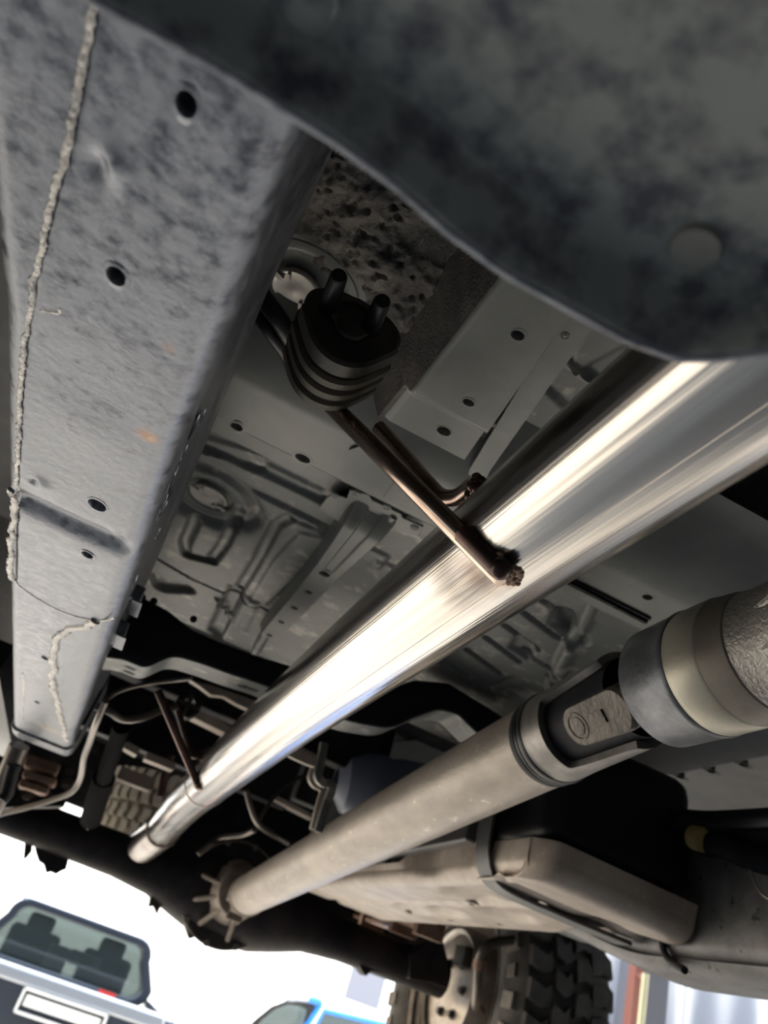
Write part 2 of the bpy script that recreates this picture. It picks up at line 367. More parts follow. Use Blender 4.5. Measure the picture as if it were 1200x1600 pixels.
bead([at(14,765,Z=ZB-.001), at(22,790,Z=ZB-.001), at(20,830,Z=ZB-.001), at(16,870,Z=ZB-.001), at(17,905,Z=ZB-.001)], .0028, 'weld_seam', M['railweld'], rail, flatten=ZB)
bead([at(17,895,Z=ZB), at(30,915,Z=ZB), at(75,945,Z=ZB), at(115,962,Z=ZB), at(152,970,Z=ZB), at(180,966,Z=ZB)], .0011, 'weld_seam', M['railweld'], rail, flatten=ZB)
bead([at(p[0],p[1],Z=ZB-.001) for p in ((150,972),(98,990),(88,1010),(82,1060),(86,1085),(95,1120),(102,1156))], .0042, 'weld_seam', M['railweld'], rail, sm=6, flatten=ZB, label='wide weld bead running down the rear half of the rail')
bead([at(36,1052,Z=ZB), at(37,1080,Z=ZB), at(34,1125,Z=ZB)], .0012, 'weld_seam', M['railweld'], rail, flatten=ZB)
bead([at(62,484,Z=ZB), at(76,487,Z=ZB), at(92,490,Z=ZB), at(93,482,Z=ZB)], .0009, 'weld_spatter', M['railweld'], rail, flatten=ZB)
# rear sleeve end (slipped over the channel)
mb = MB(); P = np.zeros((60, 9, 3))
ye = np.array([1.49,1.494,1.50,1.53,1.56,1.60,1.64,1.68,1.70]); up = np.array([.012,0,0,0,.002,.006,.014,.03,.05])
for i, s_ in enumerate(np.linspace(0, 1, 60)):
    for j in range(9):
        x, z = rail_pt(s_, ye[j]); k = 1.05; cx = (rail_in(1.5)+rail_out(1.5))/2
        P[i, j] = (cx+(x-cx)*k, ye[j], min(z-.004+up[j], ZT+.01))
mb.grid(P); mb.build('rail_end_sleeve', M['frame'], rail, sharp=50)
# folded clips on the rail side
for (px, py) in ((211,937),(187,990)):
    c = at(px, py, X=float(rail_in(1.0))+.006)
    q = MB(); q.box(c, (.012, .05, .016)); q.box(c+(.004,.0,-.009), (.012,.05,.002))
    q.build('side_clip', M['frame'], rail, bevel=.0015)

# ------------------------------------------------------------------ exhaust
PA = np.array([.158, -.6, .253]); R = .038
ex = empty('exhaust_pipe', (.158, .9, .20), 'polished stainless exhaust pipe running diagonally across the middle, welded hanger rods', 'exhaust pipe')
axp = [(.157,-.7,.254),(.158,.0,.254),(.158,.35,.253),(.160,.8,.248),(.166,1.2,.240),(.169,1.38,.2355)]
Q = smooth_path(axp, 14)
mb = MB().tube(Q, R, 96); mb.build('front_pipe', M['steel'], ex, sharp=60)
Q2 = smooth_path([(.169,1.38,.2355),(.173,1.6,.228),(.181,1.8,.219),(.188,1.97,.209)], 8)
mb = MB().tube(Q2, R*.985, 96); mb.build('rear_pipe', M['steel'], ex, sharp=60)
mb = MB().tube([(.16893,1.377,.2356),(.16907,1.383,.2354)], R+.0008, 96); mb.build('joint_ring', M['weld'], ex)
# slash-cut turned-down tip with wall thickness
a = np.array([.188,1.965,.209]); b = np.array([.176,2.15,.178]); d = unit(b-a)
prof = [(0, R*.96), (.004, R*1.10), (np.linalg.norm(b-a), R*1.10), (np.linalg.norm(b-a), R*1.04), (.02, R*1.0), (.02,.001)]
mb = MB().lathe(a, d, prof, 72); mb.build('tail_tip', M['tip'], ex, sharp=40)
mb = MB().tube([a-d*.001, a+d*.004], R+.0022, 72); mb.build('tip_weld', M['weld'], ex)
def pipe_c(Y): return np.array([np.interp(Y, [p[1] for p in axp], [p[0] for p in axp]), Y, np.interp(Y, [p[1] for p in axp], [p[2] for p in axp])])
# long seam of the rolled pipe
sm_ = []
for y in np.linspace(-.2, 1.37, 40):
    c = pipe_c(y); an = math.radians(262); sm_.append(c+np.array([math.cos(an)*R*1.0, 0, math.sin(an)*R*1.0]))
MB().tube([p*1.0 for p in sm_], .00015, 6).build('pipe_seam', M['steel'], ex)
# front hanger rods
e0 = at(787, 903, Z=.2125); e1 = np.array([.019, .425, .335])
rp_ = [e0, e0+(e1-e0)*.5, e1, e1+(-.004,-.03,.012)]
MB().tube(rp_, .0064, 24).build('hanger_rod', M['rod'], ex, 'bronze tinted steel rod from the pipe up to the rubber hanger')
r2 = smooth_path([at(592,668,Z=.375), at(640,722,Z=.345), at(668,755,Z=.325), at(690,776,Z=.312), at(716,776,Z=.304), at(742,757,Z=.296), np.array([.130,.372,.284]), np.array([.143,.35,.28])], 6)
MB().tube(r2, .0062, 24).build('hanger_rod', M['rod'], ex, 'short bent rod beside the long hanger rod')
# weld tab and beads where the rods meet the pipe
tabc = at(763, 872, Z=.2165)
q = MB(); dr = unit(e1-e0); ud = unit(np.cross(dr, (0,0,1)))
q.tube([e0-ud*.007+dr*.004-(0,0,.001), e0-ud*.007+dr*.035-(0,0,.001)], .0058, 14)
q.ball(e0-ud*.0075+dr*.002, .0066, 12)
q.build('weld_tab', M['rod2'], ex)
q = MB()
for k in range(90):
    aa = random.uniform(0, 2*math.pi); rr = .0105*math.sqrt(random.random()); yy = e0[1]+.001+rr*math.sin(aa)*1.1; c = pipe_c(yy)
    xx = e0[0]-.001+rr*math.cos(aa)*1.1; zz = c[2]-math.sqrt(max(1e-6, R*R-(xx-c[0])**2))
    q.ball((xx, yy, zz+.0002), .0027-rr*.09, 8)
q.build('weld_bead', M['rust'], ex, label='rusty brown weld around the rod foot')
q = MB()
for k in range(16):
    p = np.array([.1265+random.uniform(-.003,.002), .366+random.uniform(-.008,.008), .279+random.uniform(-.005,.004)]); q.ball(p, .0034, 8)
q.build('weld_bead', M['rod2'], ex)
# rear hanger rods
ZR = .235
g0 = np.array([.170, 1.50, .195]); h0 = at(247, 1080, Y=1.20)
g0 = at(311, 1229, Y=1.268)
MB().tube([g0, h0], .0062, 16).build('hanger_rod', M['rod2'], ex, 'dark thin rod rising from the rear end of the pipe')
MB().tube([at(278,1110,Y=1.30), at(290,1150,Y=1.30), at(298,1176,Y=1.30), at(308,1180,Y=1.3), at(330,1172,Y=1.32)], .0055, 10, sm=5).build('hanger_rod', M['rod2'], ex)
MB().ball(g0, .010, 10, (1,1,.6)).build('weld_bead', M['weld'], ex)

# ------------------------------------------------------------------ rubber hanger
rh = empty('rubber_hanger', (.005, .38, .31), 'black ribbed rubber exhaust hanger with two steel pins, above the long rod', 'rubber hanger')
cR = np.array([.0165, .372, .345]); axr = unit(np.array([.02, 1.0, -.10]))
def blob(rad, t0, t1, n=72, lobed=True):
    u = np.array([1.,0,0]); u = unit(u-(u@axr)*axr); v = np.cross(u, axr); out = []
    ring = []
    for k in range(n):
        a = 2*math.pi*k/n; x = math.cos(a); y = math.sin(a)
        rr = rad*(1+.10*math.cos(3*(a+math.pi/2))) * (1 if y > 0 else 1.06)
        ring.append((x*rr*1.06, y*rr))
    vs = []; 
    for t, s_ in ((t0,.93),(t0+.002,1.0),(t1-.002,1.0),(t1,.93)):
        for x, y in ring: vs.append(cR+axr*t+u*x*s_+v*y*s_)
    fs = [tuple(range(n-1,-1,-1)), tuple(3*n+k for k in range(n))]
    for i in range(3):
        for k in range(n): fs.append((i*n+k, i*n+(k+1) % n, (i+1)*n+(k+1) % n, (i+1)*n+k))
    q = MB(); q.add(vs, fs); return q
uR = unit(np.array([1.,0,0])-axr[0]*axr); vR = np.cross(uR, axr)
blob(.0305, -.010, .004).build('rubber_block', M['rubber'], rh)
for k in range(3):
    blob(.0318-.0006*k, .0055+.0115*k, .0145+.0115*k).build('rubber_rib', M['rubber_rib'], rh)
blob(.0285, .003, .040).build('rubber_core', M['rubber'], rh)
q = MB(); q.lathe(cR-axr*.011-vR*.004, -axr, [(0,.0105),(.002,.0095),(.004,.0055),(.0045,.0001)], 30); q.build('centre_boss', M['rubber'], rh)
q = MB(); q.lathe(cR-axr*.0112+vR*.007-uR*.001, -axr, [(0,.0165),(.0015,.016),(.0022,.013),(.0012,.0115)], 40); q.build('raised_rim', M['rubber_rib'], rh)
for (px, py, qx, qy) in ((530,430,512,482),(598,470,578,515)):
    p1 = at(qx, qy, Y=.362); p0 = at(px, py, Y=.325)
    q = MB(); q.lathe(p1+unit(p1-p0)*.012, unit(p0-p1), [(0,.0001),(0,.0062),(.012,.0062),(np.linalg.norm(p1-p0)+.010,.0054),(np.linalg.norm(p1-p0)+.012,.0046),(np.linalg.norm(p1-p0)+.012,.0001)], 22)
    q.build('mounting_pin', M['plastic'], rh)

fh = empty('fuel_hoses', at(430,500,Z=.41), 'two dark hoses running side by side between the rail and the rubber hanger', 'hose')
MB().tube([at(392,440,Z=.415), at(415,470,Z=.41), at(440,505,Z=.405), at(462,545,Z=.41), at(475,590,Z=.43)], .0075, 14, sm=6).build('hose', M['plastic'], fh)
MB().tube([at(378,450,Z=.42), at(400,485,Z=.415), at(425,520,Z=.41), at(450,556,Z=.415), at(465,600,Z=.435)], .0065, 14, sm=6).build('hose', M['plastic'], fh)
# ------------------------------------------------------------------ near gearbox crossmember (above the lens)
gx = empty('gearbox_crossmember', (.1, .05, .17), 'dark mottled steel plate closest to the lens, filling the upper right', 'crossmember')
edge_px = [(60,-58),(150,-2),(340,100),(520,213),(620,285),(700,356),(790,422),(900,483),(990,530),(1060,556),(1120,556),(1200,548),(1320,545)]
pc2 = at(482, -6, Z=.1825); MB().lathe(pc2, (0,0,-1), [(-.004,.0075),(.0012,.0075),(.002,.0068),(.0022,.0001)], 40).build('round_plug', M['plate'], gx)
ep = [at(x, y, Z=.168) for x, y in edge_px]
ex_, ey_ = np.array([p[0] for p in ep]), np.array([p[1] for p in ep]); o_ = np.argsort(ex_)
us = np.linspace(-.16, .36, 180); ds = np.concatenate([np.linspace(0, .004, 6), np.linspace(.005, .05, 48), np.linspace(.052, .5, 90)])
P = np.zeros((len(us), len(ds), 3))
for i, x in enumerate(us):
    ye_ = float(np.interp(x, ex_[o_], ey_[o_]))
    for j, dd in enumerate(ds):
        z = .168 + .016*float(np.sin(np.clip(dd/.0115, 0, 1)*math.pi/2))**1.2
        z += .0015*math.sin(x*31+dd*18)*float(sstep(.04,.1,dd))
        P[i, j] = (x, ye_-dd, z)
rc = at(482, -2, Z=.184); Dm = np.hypot(P[...,0]-rc[0], P[...,1]-rc[1]); P[...,2] += 0*Dm
mb = MB().grid(P); mb.build('pressed_plate', M['plate'], gx, solid=.003)
MB().tube([(x, float(np.interp(x, ex_[o_], ey_[o_]))+.0005, .1683) for x in us], .0018, 10).build('folded_lip', M['frame'], gx)
pc = at(1086, 382, Z=.1835)
MB().lathe(pc, (0,0,-1), [(-.004,.0068),(.0015,.0068),(.0028,.0062),(.0032,.0001)], 40).build('round_plug', M['plugmat'], gx, 'smooth round plug in the plate')

# ------------------------------------------------------------------ body floor
fl = empty('floor_pan', (.4, .6, .46), 'grey painted vehicle floor pan with pressed grooves and round plugs', 'floor pan')
ZF = .46
def fp(px, py, Z=ZF): p = at(px, py, Z=Z); return (p[0], p[1])
xs = np.arange(-.14, .80, .003); ys = np.arange(.28, 1.34, .003)
XX, YY = np.meshgrid(xs, ys, indexing='ij'); ZZ = np.full(XX.shape, ZF)
def groove(pts, wd, dep, Z=ZF):
    global ZZ
    D = segdist(XX, YY, [fp(*p, Z=Z) for p in pts]); ZZ = ZZ + dep*sstep(wd, wd*.35, D)
def raised(poly, dep, soft=.006):
    """press a closed area"""
    global ZZ
    pts = [fp(*p) for p in poly]; pts.append(pts[0]); D = segdist(XX, YY, pts)
    ins = np.zeros(XX.shape, bool)
    for (x0, y0), (x1, y1) in zip(pts[:-1], pts[1:]):
        c = ((y0 > YY) != (y1 > YY)) & (XX < (x1-x0)*(YY-y0)/(y1-y0+1e-12)+x0); ins ^= c
    sd = np.where(ins, D, -D); ZZ = ZZ + dep*sstep(-soft, soft, sd)
# round dish and moat about the plug
c1 = fp(325, 778); D = np.hypot(XX-c1[0], YY-c1[1])
ZZ += .010*np.exp(-((D-.062)/.011)**2) + .004*sstep(.05,.04,D) + .006*np.exp(-((D-.030)/.003)**2)
groove([(300,690),(360,714),(430,745),(520,790),(560,810)], .013, .009)
groove([(395,768),(450,795),(545,842)], .008, .006)
groove([(303,815),(287,850),(290,868),(330,878),(350,850),(372,800)], .011, .008)
groove([(452,812),(430,822),(400,880),(372,925)], .010, .007)
groove([(455,813),(500,830),(540,850)], .005, .005)
groove([(240,870),(300,905),(345,925),(400,945),(440,965)], .004, .008)
raised([(255,660),(420,710),(407,735),(250,690)], -.003, .003)
raised([(418,722),(505,765),(498,783),(410,742)], -.003, .003)
raised([(470,830),(520,842),(460,905),(415,945),(388,940),(430,870)], -.004, .003)
# rear sloping light zone
raised([(360,915),(380,925),(345,1000),(325,985)], .010, .004)
raised([(385,930),(408,938),(385,985),(365,975)], -.005, .004)
groove([(437,958),(408,1000),(400,1015)], .010, -.012)
groove([(245,905),(250,918),(290,920)], .020, .012)
for z_ in range(4):
    groove([(338+z_*4,935-z_*0+z_*9),(346+z_*4,938+z_*9),(342+z_*4,944+z_*9)], .0035, -.005)
# right of the side beam: steps
raised([(880,500),(935,470),(1000,525),(900,575)], -.006, .003)
raised([(868,548),(890,556),(955,610),(930,600)], -.008, .003)
raised([(780,640),(840,590),(905,650),(860,700)], -.004, .003)
groove([(775,695),(840,745)], .0035, .008)
groove([(820,610),(805,640),(810,660)], .002, .004)
# beneath the exhaust: pressings between exhaust and shaft
for k in range(6):
    x0 = 700+k*30; y0 = 1035-k*19
    groove([(x0,y0),(x0+52,y0+38)], .006, .009)
    if k in (2,4): raised([(x0+48,y0-2),(x0+78,y0+14),(x0+66,y0+34),(x0+36,y0+16)], .007, .004)
for (a_, b_) in (((690,1040),(770,1085)),((760,1080),(800,1060)),((820,1020),(870,1050)),((860,1055),(875,1075))):
    groove([a_, b_], .006, .007)
groove([(930,930),(905,985),(880,1030),(862,1075)], .012, -.010)
groove([(880,960),(900,1000)], .02, .012)
# small flanges beside the bracket
for (px, py) in ((573,850),(610,905),(590,870)): raised([(px,py),(px+36,py+18),(px+20,py+34),(px-14,py+18)], -.004, .003)
ZZ += .0012*(vnoise(XX, YY, 14, 5)-.5)
# shaft tunnel to the right and front
ZZ += .10*sstep(.33,.44,XX)*sstep(.62,.56,YY)
mb = MB().grid(np.dstack([XX, YY, ZZ])); mb.build('floor_sheet', M['body'], fl, sharp=60)
# the rest of the floor and the front tunnel, plain
q = MB(); q.box((.42, -.66, .575), (2.0, 1.88, .03)); q.box((-.36, .8, .52), (.44, 1.1, .03)); q.box((1.1, .8, .52), (.62, 1.1, .03)); q.build('outer_floor', M['body_dark'], fl)
# round plugs
def plug(c, r, parent, lab):
    n_ = (0,0,-1); q = MB(); q.lathe(c, n_, [(-.002,r),(.001,r),(.002,r*.93),(.0012,r*.8),(.0022,r*.3),(.0026,.0001)], 48)
    pl_ = q.build('floor_plug', M['disc'], parent, lab)
    for a in (math.radians(25), math.radians(205)):
        q = MB(); q.box((c[0]+math.cos(a)*r*.92, c[1]+math.sin(a)*r*.92, c[2]-.003), (r*.5, r*.22, .002), Matrix.Rotation(a, 3, 'Z'))
        q.box((c[0]+math.cos(a+.5)*r*.7, c[1]+math.sin(a+.5)*r*.7, c[2]-.003), (r*.35, r*.12, .0018), Matrix.Rotation(a+.9, 3, 'Z'))
        q.build('plug_clip', M['disc'], pl_)
plug(at(326, 775, Z=.462), .0245, fl, 'pale round plug in the dished floor beside the rail')
plug(at(462, 452, Z=.455), .0205, fl, 'pale round plug behind the rubber hanger')
q = MB(); q.lathe(at(470,455,Z=.459), (0,0,-1), [(-.01,.05),(.0,.05),(.001,.044),(.0,.040),(-.004,.034),(-.004,.0001)], 60); q.build('dished_recess', M['beam'], fl)
# bitumen underseal over the front left floor
q = MB(); xs2 = np.arange(-.12, .17, .0013); ys2 = np.arange(.275, .60, .0013); X2, Y2 = np.meshgrid(xs2, ys2, indexing='ij')
n1 = vnoise(X2+.3*Y2, Y2, 28, 1); n2 = vnoise(X2, Y2+.4*X2, 80, 2); n3 = vnoise(X2, Y2, 210, 4); n4 = vnoise(X2*1.0+Y2*.2, Y2*.35, 300, 6)
Z2 = .452 - .009*n1 - .005*n2 - .0026*n3*(n1 > .35) - .0018*n4
Z2 += .003*np.clip(vnoise(X2, Y2, 160, 9)-.72, 0, 1)*6*(n1>.4)
cpl = at(460,450,Z=.455); dd = np.hypot(X2-cpl[0]-.004, Y2-cpl[1]); Z2 += .02*sstep(.066,.054,dd)
tr = at(700,480,Z=.44); Z2 += 0
q.grid(np.dstack([X2, Y2, Z2])); q.build('underseal_coat', M['underseal'], fl, 'rough brown-black underseal between rail and side beam', sharp=80)

# ------------------------------------------------------------------ transverse floor beam (hat section)
hb = empty('transverse_floor_beam', (.3, .58, .42), 'grey hat-section beam with two holes crossing behind the rubber hanger', 'floor beam')
xs = np.arange(-.12, .80, .003); prof = [(.452,.464),(.466,.461),(.480,.455),(.495,.447),(.510,.439),(.525,.432),(.540,.4265),(.552,.423),(.562,.4208)] + [(y_, .42) for y_ in np.arange(.568,.640,.003)] + [(.645,.422),(.650,.428),(.658,.445),(.664,.453),(.672,.455),(.70,.4555),(.722,.456)]
pr_ = np.array(prof); P = np.zeros((len(xs), len(pr_), 3)); P[..., 0] = xs[:, None]; P[..., 1] = pr_[None, :, 0]; P[..., 2] = pr_[None, :, 1]
mb = MB().grid(P)
mb.punch([(at(370,667,Z=.42), dn, .0060, .0058, (1,0,0), .02), (at(473,716,Z=.42), dn, .0078, .0062, (1,0,0), .02),
          (at(1012,933,Z=.42), dn, .0052, .0052, (1,0,0), .02)])
mb.build('hat_section', M['beam'], hb, sharp=40)
q = MB()
for k in range(5):
    c = at(905+k*23, 916+k*12, Z=.418); q.box(c, (.022, .004, .006))
q.box(at(950,938,Z=.419), (.10, .012, .003)); q.build('slotted_strip', M['black2'], hb)
for (a_, b_, c_, d_) in (((545,700),(575,690),(640,712),(600,775)),):
    q = MB(); q.prism([at(x, y, Z=.4195) for x, y in (a_, b_, c_, d_)], (0,0,-.0025)); q.build('joint_plate', M['beam'], hb, bevel=.001)

# ------------------------------------------------------------------ longitudinal side beam (left of the pipe, with three holes)
sb = empty('side_floor_beam', (.12, .4, .40), 'grey tapered floor beam with three round holes, above the exhaust pipe', 'floor beam')
n = 110; m2 = 70; P = np.zeros((n, m2, 3)); YB = np.linspace(.26, .512, n)
xl = lambda Y: np.interp(Y, [.26,.31,.44,.512], [.088,.089,.087,.084]); xr = lambda Y: np.interp(Y, [.26,.31,.512], [.134,.1375,.161])
ZBm = .40
for i, y in enumerate(YB):
    a, b = xl(y), xr(y)
    pf = [(a-.030,.449),(a-.026,.442),(a-.008,.410),(a-.003,.402),(a+.002,.400)]
    ts = np.linspace(0, 1, m2-len(pf)-3); flat_ = [(a+.002+(b-a-.002)*t, .400) for t in ts[1:]]
    tail = [(b+.0005,.4015),(b+.0005,.415),(b+.001,.424),(b+.0012,.43)]
    full = pf+flat_+tail
    for j, (x, z) in enumerate(full[:m2]): P[i, j] = (x, y, z)
dip = sstep(.452,.468,P[...,1]); P[..., 2] += .012*dip*(P[...,2] < .41)
MB().grid(P[:,:4]-np.array([0,0,.0006])).build('underseal_edge', M['underseal'], sb)
mb = MB().grid(P); mb.punch([(at(809,524,Z=ZBm), dn, .0046, .0040, (1,0,0), .02), (at(732,629,Z=ZBm), dn, .0046, .0036, (1,0,0), .02), (at(691,682,Z=ZBm+.006), dn, .0060, .0052, (1,0,0), .02)])
mb.build('beam_channel', M['beam'], sb, sharp=38)
q = MB(); q.prism([at(x, y, Z=.427) for x, y in ((872,505),(900,478),(935,500),(860,600),(765,735),(728,845),(700,838),(735,730))], (0,0,-.0018)); q.build('beam_flange', M['beam'], sb)
for (px, py) in ((883,524),(770,664)):
    q = MB(); q.lathe(at(px,py,Z=.4252), (0,0,-1), [(0,.0032),(.0006,.003),(.0002,.0022),(.0006,.0014),(.0006,.0001)], 20); q.build('spot_weld', M['beam'], sb)

# ------------------------------------------------------------------ rear seat bracket rail (flanged, five holes)
rb = empty('floor_reinforcement', (.15, .9, .43), 'flanged grey reinforcement rail with a row of five holes, left of the pipe', 'reinforcement rail')
def B(px, py, Z=.437): return at(px, py, Z=Z)
n = 150; m2 = 56; P = np.zeros((n, m2, 3))
yA, yBk = B(590,790)[1], B(418,1000)[1]
xc_ = lambda y: np.interp(y, [yA, yBk], [B(590,800)[0]-.0, B(418,995)[0]])
for i, y in enumerate(np.linspace(yA, yBk, n)):
    t = (y-yA)/(yBk-yA); hw = .036-.010*min(1, t*3)-.006*t; cx = xc_(y)
    endf = float(sstep(1.0, .93, t)); dep = .022*float(sstep(0, .12, t))*endf+.004
    for j in range(m2):
        a = -1+2*j/(m2-1); prof_ = float(sstep(1.0, .66, abs(a)))
        dz = dep*prof_; dz -= .004*float(sstep(.30,.18,abs(a)))*float(sstep(.42,.30,t))*endf
        P[i, j] = (cx+a*hw, y, .455-dz-.001)
mb = MB().grid(P); hl = []
for (px, py, s_) in ((508,895,.0062),(483,922,.0045),(461,947,.0045),(441,969,.0042),(422,990,.0040)):
    hl.append((at(px,py,Z=.431), dn, s_*1.15, s_, (1,0,0), .016))
mb.punch(hl); mb.build('rail_pressing', M['beam'], rb, sharp=45)
q = MB()
fl_pts = [(512,775),(522,768),(545,776),(538,790),(548,762),(578,770),(582,778),(628,800),(630,806),(662,820),(655,834),(620,826),(590,830),(556,812),(530,812),(500,790)]
q.prism([at(x, y, Z=.4475) for x, y in fl_pts], (0,0,-.003)); q.build('bolt_flange', M['beam'], rb, bevel=.0012)
for (px, py) in ((524,774),(556,770),(648,824),(605,792)):
    q = MB(); q.lathe(at(px,py,Z=.4447), (0,0,-1), [(0,.0055),(.0012,.0048),(.0006,.003),(.0014,.0016),(.0014,.0001)], 20); q.build('spot_weld', M['beam'], rb)
q = MB(); q.tube([at(576,800,Z=.446), at(582,815,Z=.446), at(600,818,Z=.446), at(616,806,Z=.446)], .005, 10, sm=5); q.build('pressed_lip', M['beam'], rb)

# ------------------------------------------------------------------ right underfloor sill beam
rs = empty('sill_beam', (.74, .9, .44), 'dark grey longitudinal floor beam with small holes on the far right', 'floor beam')
ys = np.arange(.2, 1.5, .004); pf = [(.64,.50),(.655,.475),(.672,.458),(.69,.452)]+[(x_, .445) for x_ in np.arange(.70,.802,.004)]+[(.806,.448),(.812,.46),(.818,.49),(.822,.53)]
pr_ = np.array(pf); P = np.zeros((len(ys), len(pr_), 3)); P[...,1] = ys[:, None]; P[...,0] = pr_[None,:,0]; P[...,2] = pr_[None,:,1]
mb = MB().grid(P); mb.punch([(at(x, y, Z=.445), dn, .0062, .0055, (1,0,0), .02) for x, y in ((1162,1195),(1111,1205),(1063,1214),(1140,1141))])
mb.build('beam_channel', M['body_dark'], rs, sharp=45)
q = MB(); q.prism([at(x, y, Z=.43) for x, y in ((925,1222),(960,1242),(1010,1240),(1035,1250),(1050,1275),(1010,1278),(965,1262),(915,1240))], (0,0,.02)); q.build('support_bracket', M['body'], rs, bevel=.004)

# ------------------------------------------------------------------ ladder crossmember with shaft arch
cm = empty('frame_crossmember', (.2, 1.09, .28), 'black and grey frame crossmember arching over the driveshaft behind the pipe', 'crossmember')
Yf, Yr = 1.05, 1.12
bot_px = [(150,1024),(192,1028),(228,1043),(240,1038),(260,1026),(280,1025),(320,1037),(360,1052),(410,1068),(470,1095),(520,1118),(555,1128),(601,1136),(622,1133),(647,1120),(685,1107),(716,1115),(739,1138),(775,1170)]
top_px = [(150,900),(215,930),(262,955),(300,985),(345,1005),(400,1025),(450,1040),(500,1075),(560,1095),(610,1075),(647,1063),(700,1068),(773,1113),(830,1150)]
bp = np.array([at(x, y, Y=Yf) for x, y in bot_px]); tp = np.array([at(x, y, Y=Yf) for x, y in top_px])
xs = np.linspace(bp[0,0], bp[-1,0], 170); zb = np.interp(xs, bp[:,0], bp[:,2]); zt = np.interp(xs, tp[:,0], tp[:,2])
k5 = np.ones(5)/5; zb = np.convolve(np.pad(zb, 2, 'edge'), k5, 'valid')
P = np.zeros((len(xs), 6, 3)); P[..., 0] = xs[:, None]; P[..., 1] = Yf
for j in range(6): P[:, j, 2] = zt+(zb-zt)*j/5
MB().grid(P).build('front_web', M['black'], cm, solid=.003)  # black paint here also carries the shade on the forward-facing web
P = np.zeros((len(xs), 26, 3)); P[..., 0] = xs[:, None]
for j in range(26):
    P[:, j, 1] = Yf-.001+(Yr-Yf)*j/25; P[:, j, 2] = zb-.001+(.004 if j > 23 else 0)
mb = MB().grid(P)
mb.punch([(at(x, y, Y=yy), (0,0,-1), a_, b_, (1,0,0), .02) for x, y, yy, a_, b_ in ((204,1043,1.075,.0085,.0050),(200,1053,1.098,.0085,.0050),(390,1074,1.085,.014,.0062))])
mb.build('lower_flange', M['body'], cm, sharp=50, solid=.002)
P[..., 1] = Yr; 
for j in range(26): P[:, j, 2] = (zb+.0)+(zt-zb)*j/25
MB().grid(P).build('rear_web', M['black'], cm)
for (px, py) in ((222,934),(240,940),(302,968)): MB().bolt(at(px,py,Y=1.049)+(0,-.001,0), (0,-1,0), .0035, .006).build('edge_bolt', M['black'], cm)

# ------------------------------------------------------------------ driveshaft
S0 = np.array([.402,.66,.292]); S1 = np.array([.446,2.06,.148]); ax = unit(S1-S0); RS = .045; LS = np.linalg.norm(S1-S0)
dsx = empty('driveshaft', S0, 'dusty silver driveshaft tube below the exhaust with universal joints at both ends', 'driveshaft')
MB().lathe(S0, ax, [(.045,.001),(.045,RS*.985),(.055,RS),(LS-.03,RS),(LS-.02,RS*.97),(LS-.015,.001)], 96).build('shaft_tube', M['shaft'], dsx, sharp=40)
MB().lathe(S0, ax, [(.046,RS*.9),(.046,RS*1.02),(.052,RS*1.03),(.056,RS*.99)], 96).build('front_band', M['black'], dsx)
MB().lathe(S0, ax, [(.030,RS*.9),(.030,RS*1.045),(.0335,RS*1.06),(.037,RS*1.045),(.037,RS*.95),(.040,RS*.95),(.040,RS*1.03),(.0435,RS*1.035),(.0465,RS*.98)], 96).build('rubber_band', M['plastic'], dsx)
u0 = unit(np.array([1,0,0])-ax[0]*ax); v0 = np.cross(ax, u0)
# slotted tubular yoke with two open windows
m_y = MB()
def yoke(parent, base, axis, rad, l, name, mt, uu, open_dir):
    """cylinder sleeve cut into two ears; open_dir = centre angle of the windows"""
    vv = np.cross(unit(axis), uu); n = 120; k = 22; P = []; fs = []; V = []
    for i in range(n+1):
        an = 2*math.pi*i/n; dlt = abs((math.degrees(an)-open_dir+90) % 180-90)   # 0 at window centre
        cut = l*(.30 + .70*float(sstep(48, 66, dlt)))
        for r_ in (rad, rad*.84):
            for j in range(k+1):
                V.append(base+unit(axis)*cut*j/k+r_*(1+.02*float(sstep(.3,0,j/k)))*(math.cos(an)*uu+math.sin(an)*vv))
    st = 2*(k+1)
    for i in range(n):
        for j in range(k):
            a_ = i*st+j; fs.append((a_, a_+1, a_+st+1, a_+st)); b_ = a_+k+1; fs.append((b_, b_+st, b_+st+1, b_+1))
        a_ = i*st+k; fs.append((a_, a_+k+1, a_+k+1+st, a_+st))
    MB().add(V, fs).build(name, mt, parent, sharp=45)
# window faces the lens: direction from the axis to the lens
vdir = -S0; vdir = unit(vdir-(vdir@ax)*ax); ang = math.degrees(math.atan2(vdir@v0, vdir@u0))
yoke(dsx, S0+ax*.034, -ax, RS*1.0, .115, 'slotted_yoke', M['yoke'], u0, 0) if False else None
vN = np.cross(-ax, u0); angN = math.degrees(math.atan2(vdir@vN, vdir@u0))
yoke(dsx, S0+ax*.034, -ax, RS*1.01, .125, 'slotted_yoke', M['yoke'], u0, angN-6)
MB().lathe(S0, ax, [(.028,.001),(.028,RS*.83),(-.10,RS*.83)], 60).build('shade_lining', M['black'], dsx)  # black lining put in for the shade inside the yoke windows
